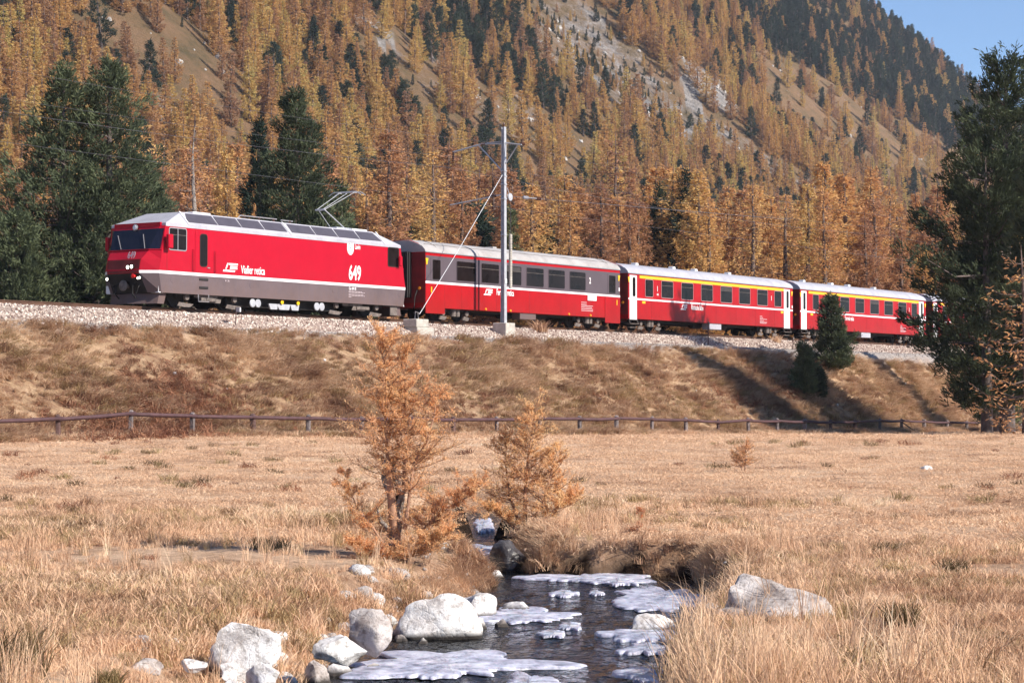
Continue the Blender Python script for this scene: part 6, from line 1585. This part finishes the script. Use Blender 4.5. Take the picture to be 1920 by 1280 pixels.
# ------------------------------------------------------------------ ice on the stream
def ice_material():
    m = bpy.data.materials.new('white_stream_ice'); n, N, L = nodes(m); b = N['Principled BSDF']
    tc = N.new('ShaderNodeTexCoord'); tx = N.new('ShaderNodeTexNoise'); tx.inputs['Scale'].default_value = 7; tx.inputs['Detail'].default_value = 8; tx.inputs['Roughness'].default_value = 0.7
    L.new(tc.outputs['Object'], tx.inputs['Vector'])
    L.new(ramp(N, L, tx.outputs[0], [(0.36, (0.16, 0.17, 0.22)), (0.47, (0.42, 0.42, 0.52)), (0.56, (0.62, 0.62, 0.72)), (0.70, (0.86, 0.86, 0.90))]), b.inputs['Base Color'])
    b.inputs['Roughness'].default_value = 0.35; b.inputs['Subsurface Weight'].default_value = 0.15
    bp = N.new('ShaderNodeBump'); bp.inputs['Strength'].default_value = 0.5; bp.inputs['Distance'].default_value = 0.02; L.new(tx.outputs[0], bp.inputs['Height']); L.new(bp.outputs[0], b.inputs['Normal'])
    return m
M['ice'] = ice_material()
def ice(x0, x1, y0, y1, label, seed, h=0.025):
    h *= 0.6
    """ragged ice sheet on the water, given by its picture extents"""
    Ya = (CZ - WATER) * F / (y1 - HZ); Yb = (CZ - WATER) * F / (y0 - HZ); Ym = (Ya + Yb) / 2
    cx = ((x0 + x1) / 2 - 960) / F * Ym; W = (x1 - x0) / 2 / F * Ym; D = (Yb - Ya) / 2
    n = 170; rings = 6; vs = []; fs = []
    a = np.linspace(0, 2 * np.pi, n, endpoint=False)
    rad = 1 + 1.6 * fbm(np.cos(a) * 1.8 + seed * 3.1, np.sin(a) * 1.8 + seed, seed, 4) + 0.40 * fbm(np.cos(a) * 6 + seed, np.sin(a) * 3, seed + 3, 5)
    for k in range(rings):
        f = 1 - (k / rings) ** 1.2 * 1.0 if k else 1.0
        z = (-0.004, h * 0.5, h, h, h * 1.05, h)[k]; f = (1.0, 0.99, 0.95, 0.7, 0.4, 0.12)[k]
        for i in range(n):
            q = rad[i]; vs.append((W * math.cos(a[i]) * q * f, D * math.sin(a[i]) * q * f, z + (0.006 * math.sin(i * 2.1 + k * 3) * math.sin(i * 0.7 + seed) if k > 2 else 0)))
    for k in range(rings - 1):
        for i in range(n): fs.append((k * n + i, k * n + (i + 1) % n, (k + 1) * n + (i + 1) % n, (k + 1) * n + i))
    fs.append(tuple(range((rings - 1) * n, rings * n)))
    o = MB().add(vs, fs).build('ice_sheet', M['ice'], smooth=True); o.location = (cx, Ym, WATER + 0.006); tag(o, label, 'ice', 'ice sheets on the stream')
ice(650, 1030, 1222, 1276, 'biggest ice sheet, reaching from the left shore to midstream at the bottom', 1)
ice(900, 1062, 1142, 1166, 'pale ice tongue right of the rounded white boulder', 2, 0.015)
ice(985, 1210, 1076, 1094, 'long thin ice rim at the upper edge of the pool', 3, 0.02)
ice(1165, 1330, 1100, 1140, 'bluish ice sheet against the right bank above the rounded rock', 4, 0.02)
ice(1130, 1300, 1176, 1202, 'white ice shelf just below the rounded rock', 5, 0.03)
ice(1165, 1262, 1208, 1226, 'small ice shelf at the right bank below the longer one', 6, 0.03)
ice(1160, 1256, 1252, 1282, 'ice patch at the lower right end of the stream', 7, 0.03)
ice(1036, 1080, 1108, 1118, 'tiny ice floe in the middle of the upper pool', 8, 0.02)
ice(1102, 1132, 1108, 1116, 'tiniest ice floe right of the other small floe', 9, 0.02)
ice(1010, 1064, 1183, 1194, 'narrow ice floe in midstream left of the rounded rock', 10, 0.02)
ice(1050, 1086, 1168, 1180, 'little white floe above the narrow midstream floe', 11, 0.02)
ice(888, 925, 976, 1000, 'ice at the top of the narrow channel beside the young larch', 12, 0.05)
ice(870, 935, 1022, 1040, 'ice step below the red reflection in the narrow channel', 13, 0.03)
ice(940, 1040, 1266, 1300, 'ice patch cut by the lower edge in midstream', 14, 0.02)
ice(1125, 1190, 1086, 1098, 'white ice rim under the dark undercut bank', 15, 0.03)

# thin mountain air between the train and the far slope
hz = MB(); hz.box(-700, 700, -40, 1700, -2.5, 760); hzo = hz.build('haze', M['steel']); hzo.data.materials.clear()
hm = bpy.data.materials.new('thin_air'); n_, N_, L_ = nodes(hm); N_.remove(N_['Principled BSDF'])
pv = N_.new('ShaderNodeVolumePrincipled'); pv.inputs['Color'].default_value = (0.80, 0.86, 1.0, 1); pv.inputs['Density'].default_value = 0.00011; pv.inputs['Anisotropy'].default_value = 0.0
L_.new(pv.outputs[0], N_['Material Output'].inputs['Volume']); hzo.data.materials.append(hm); hzo['kind'] = 'stuff'
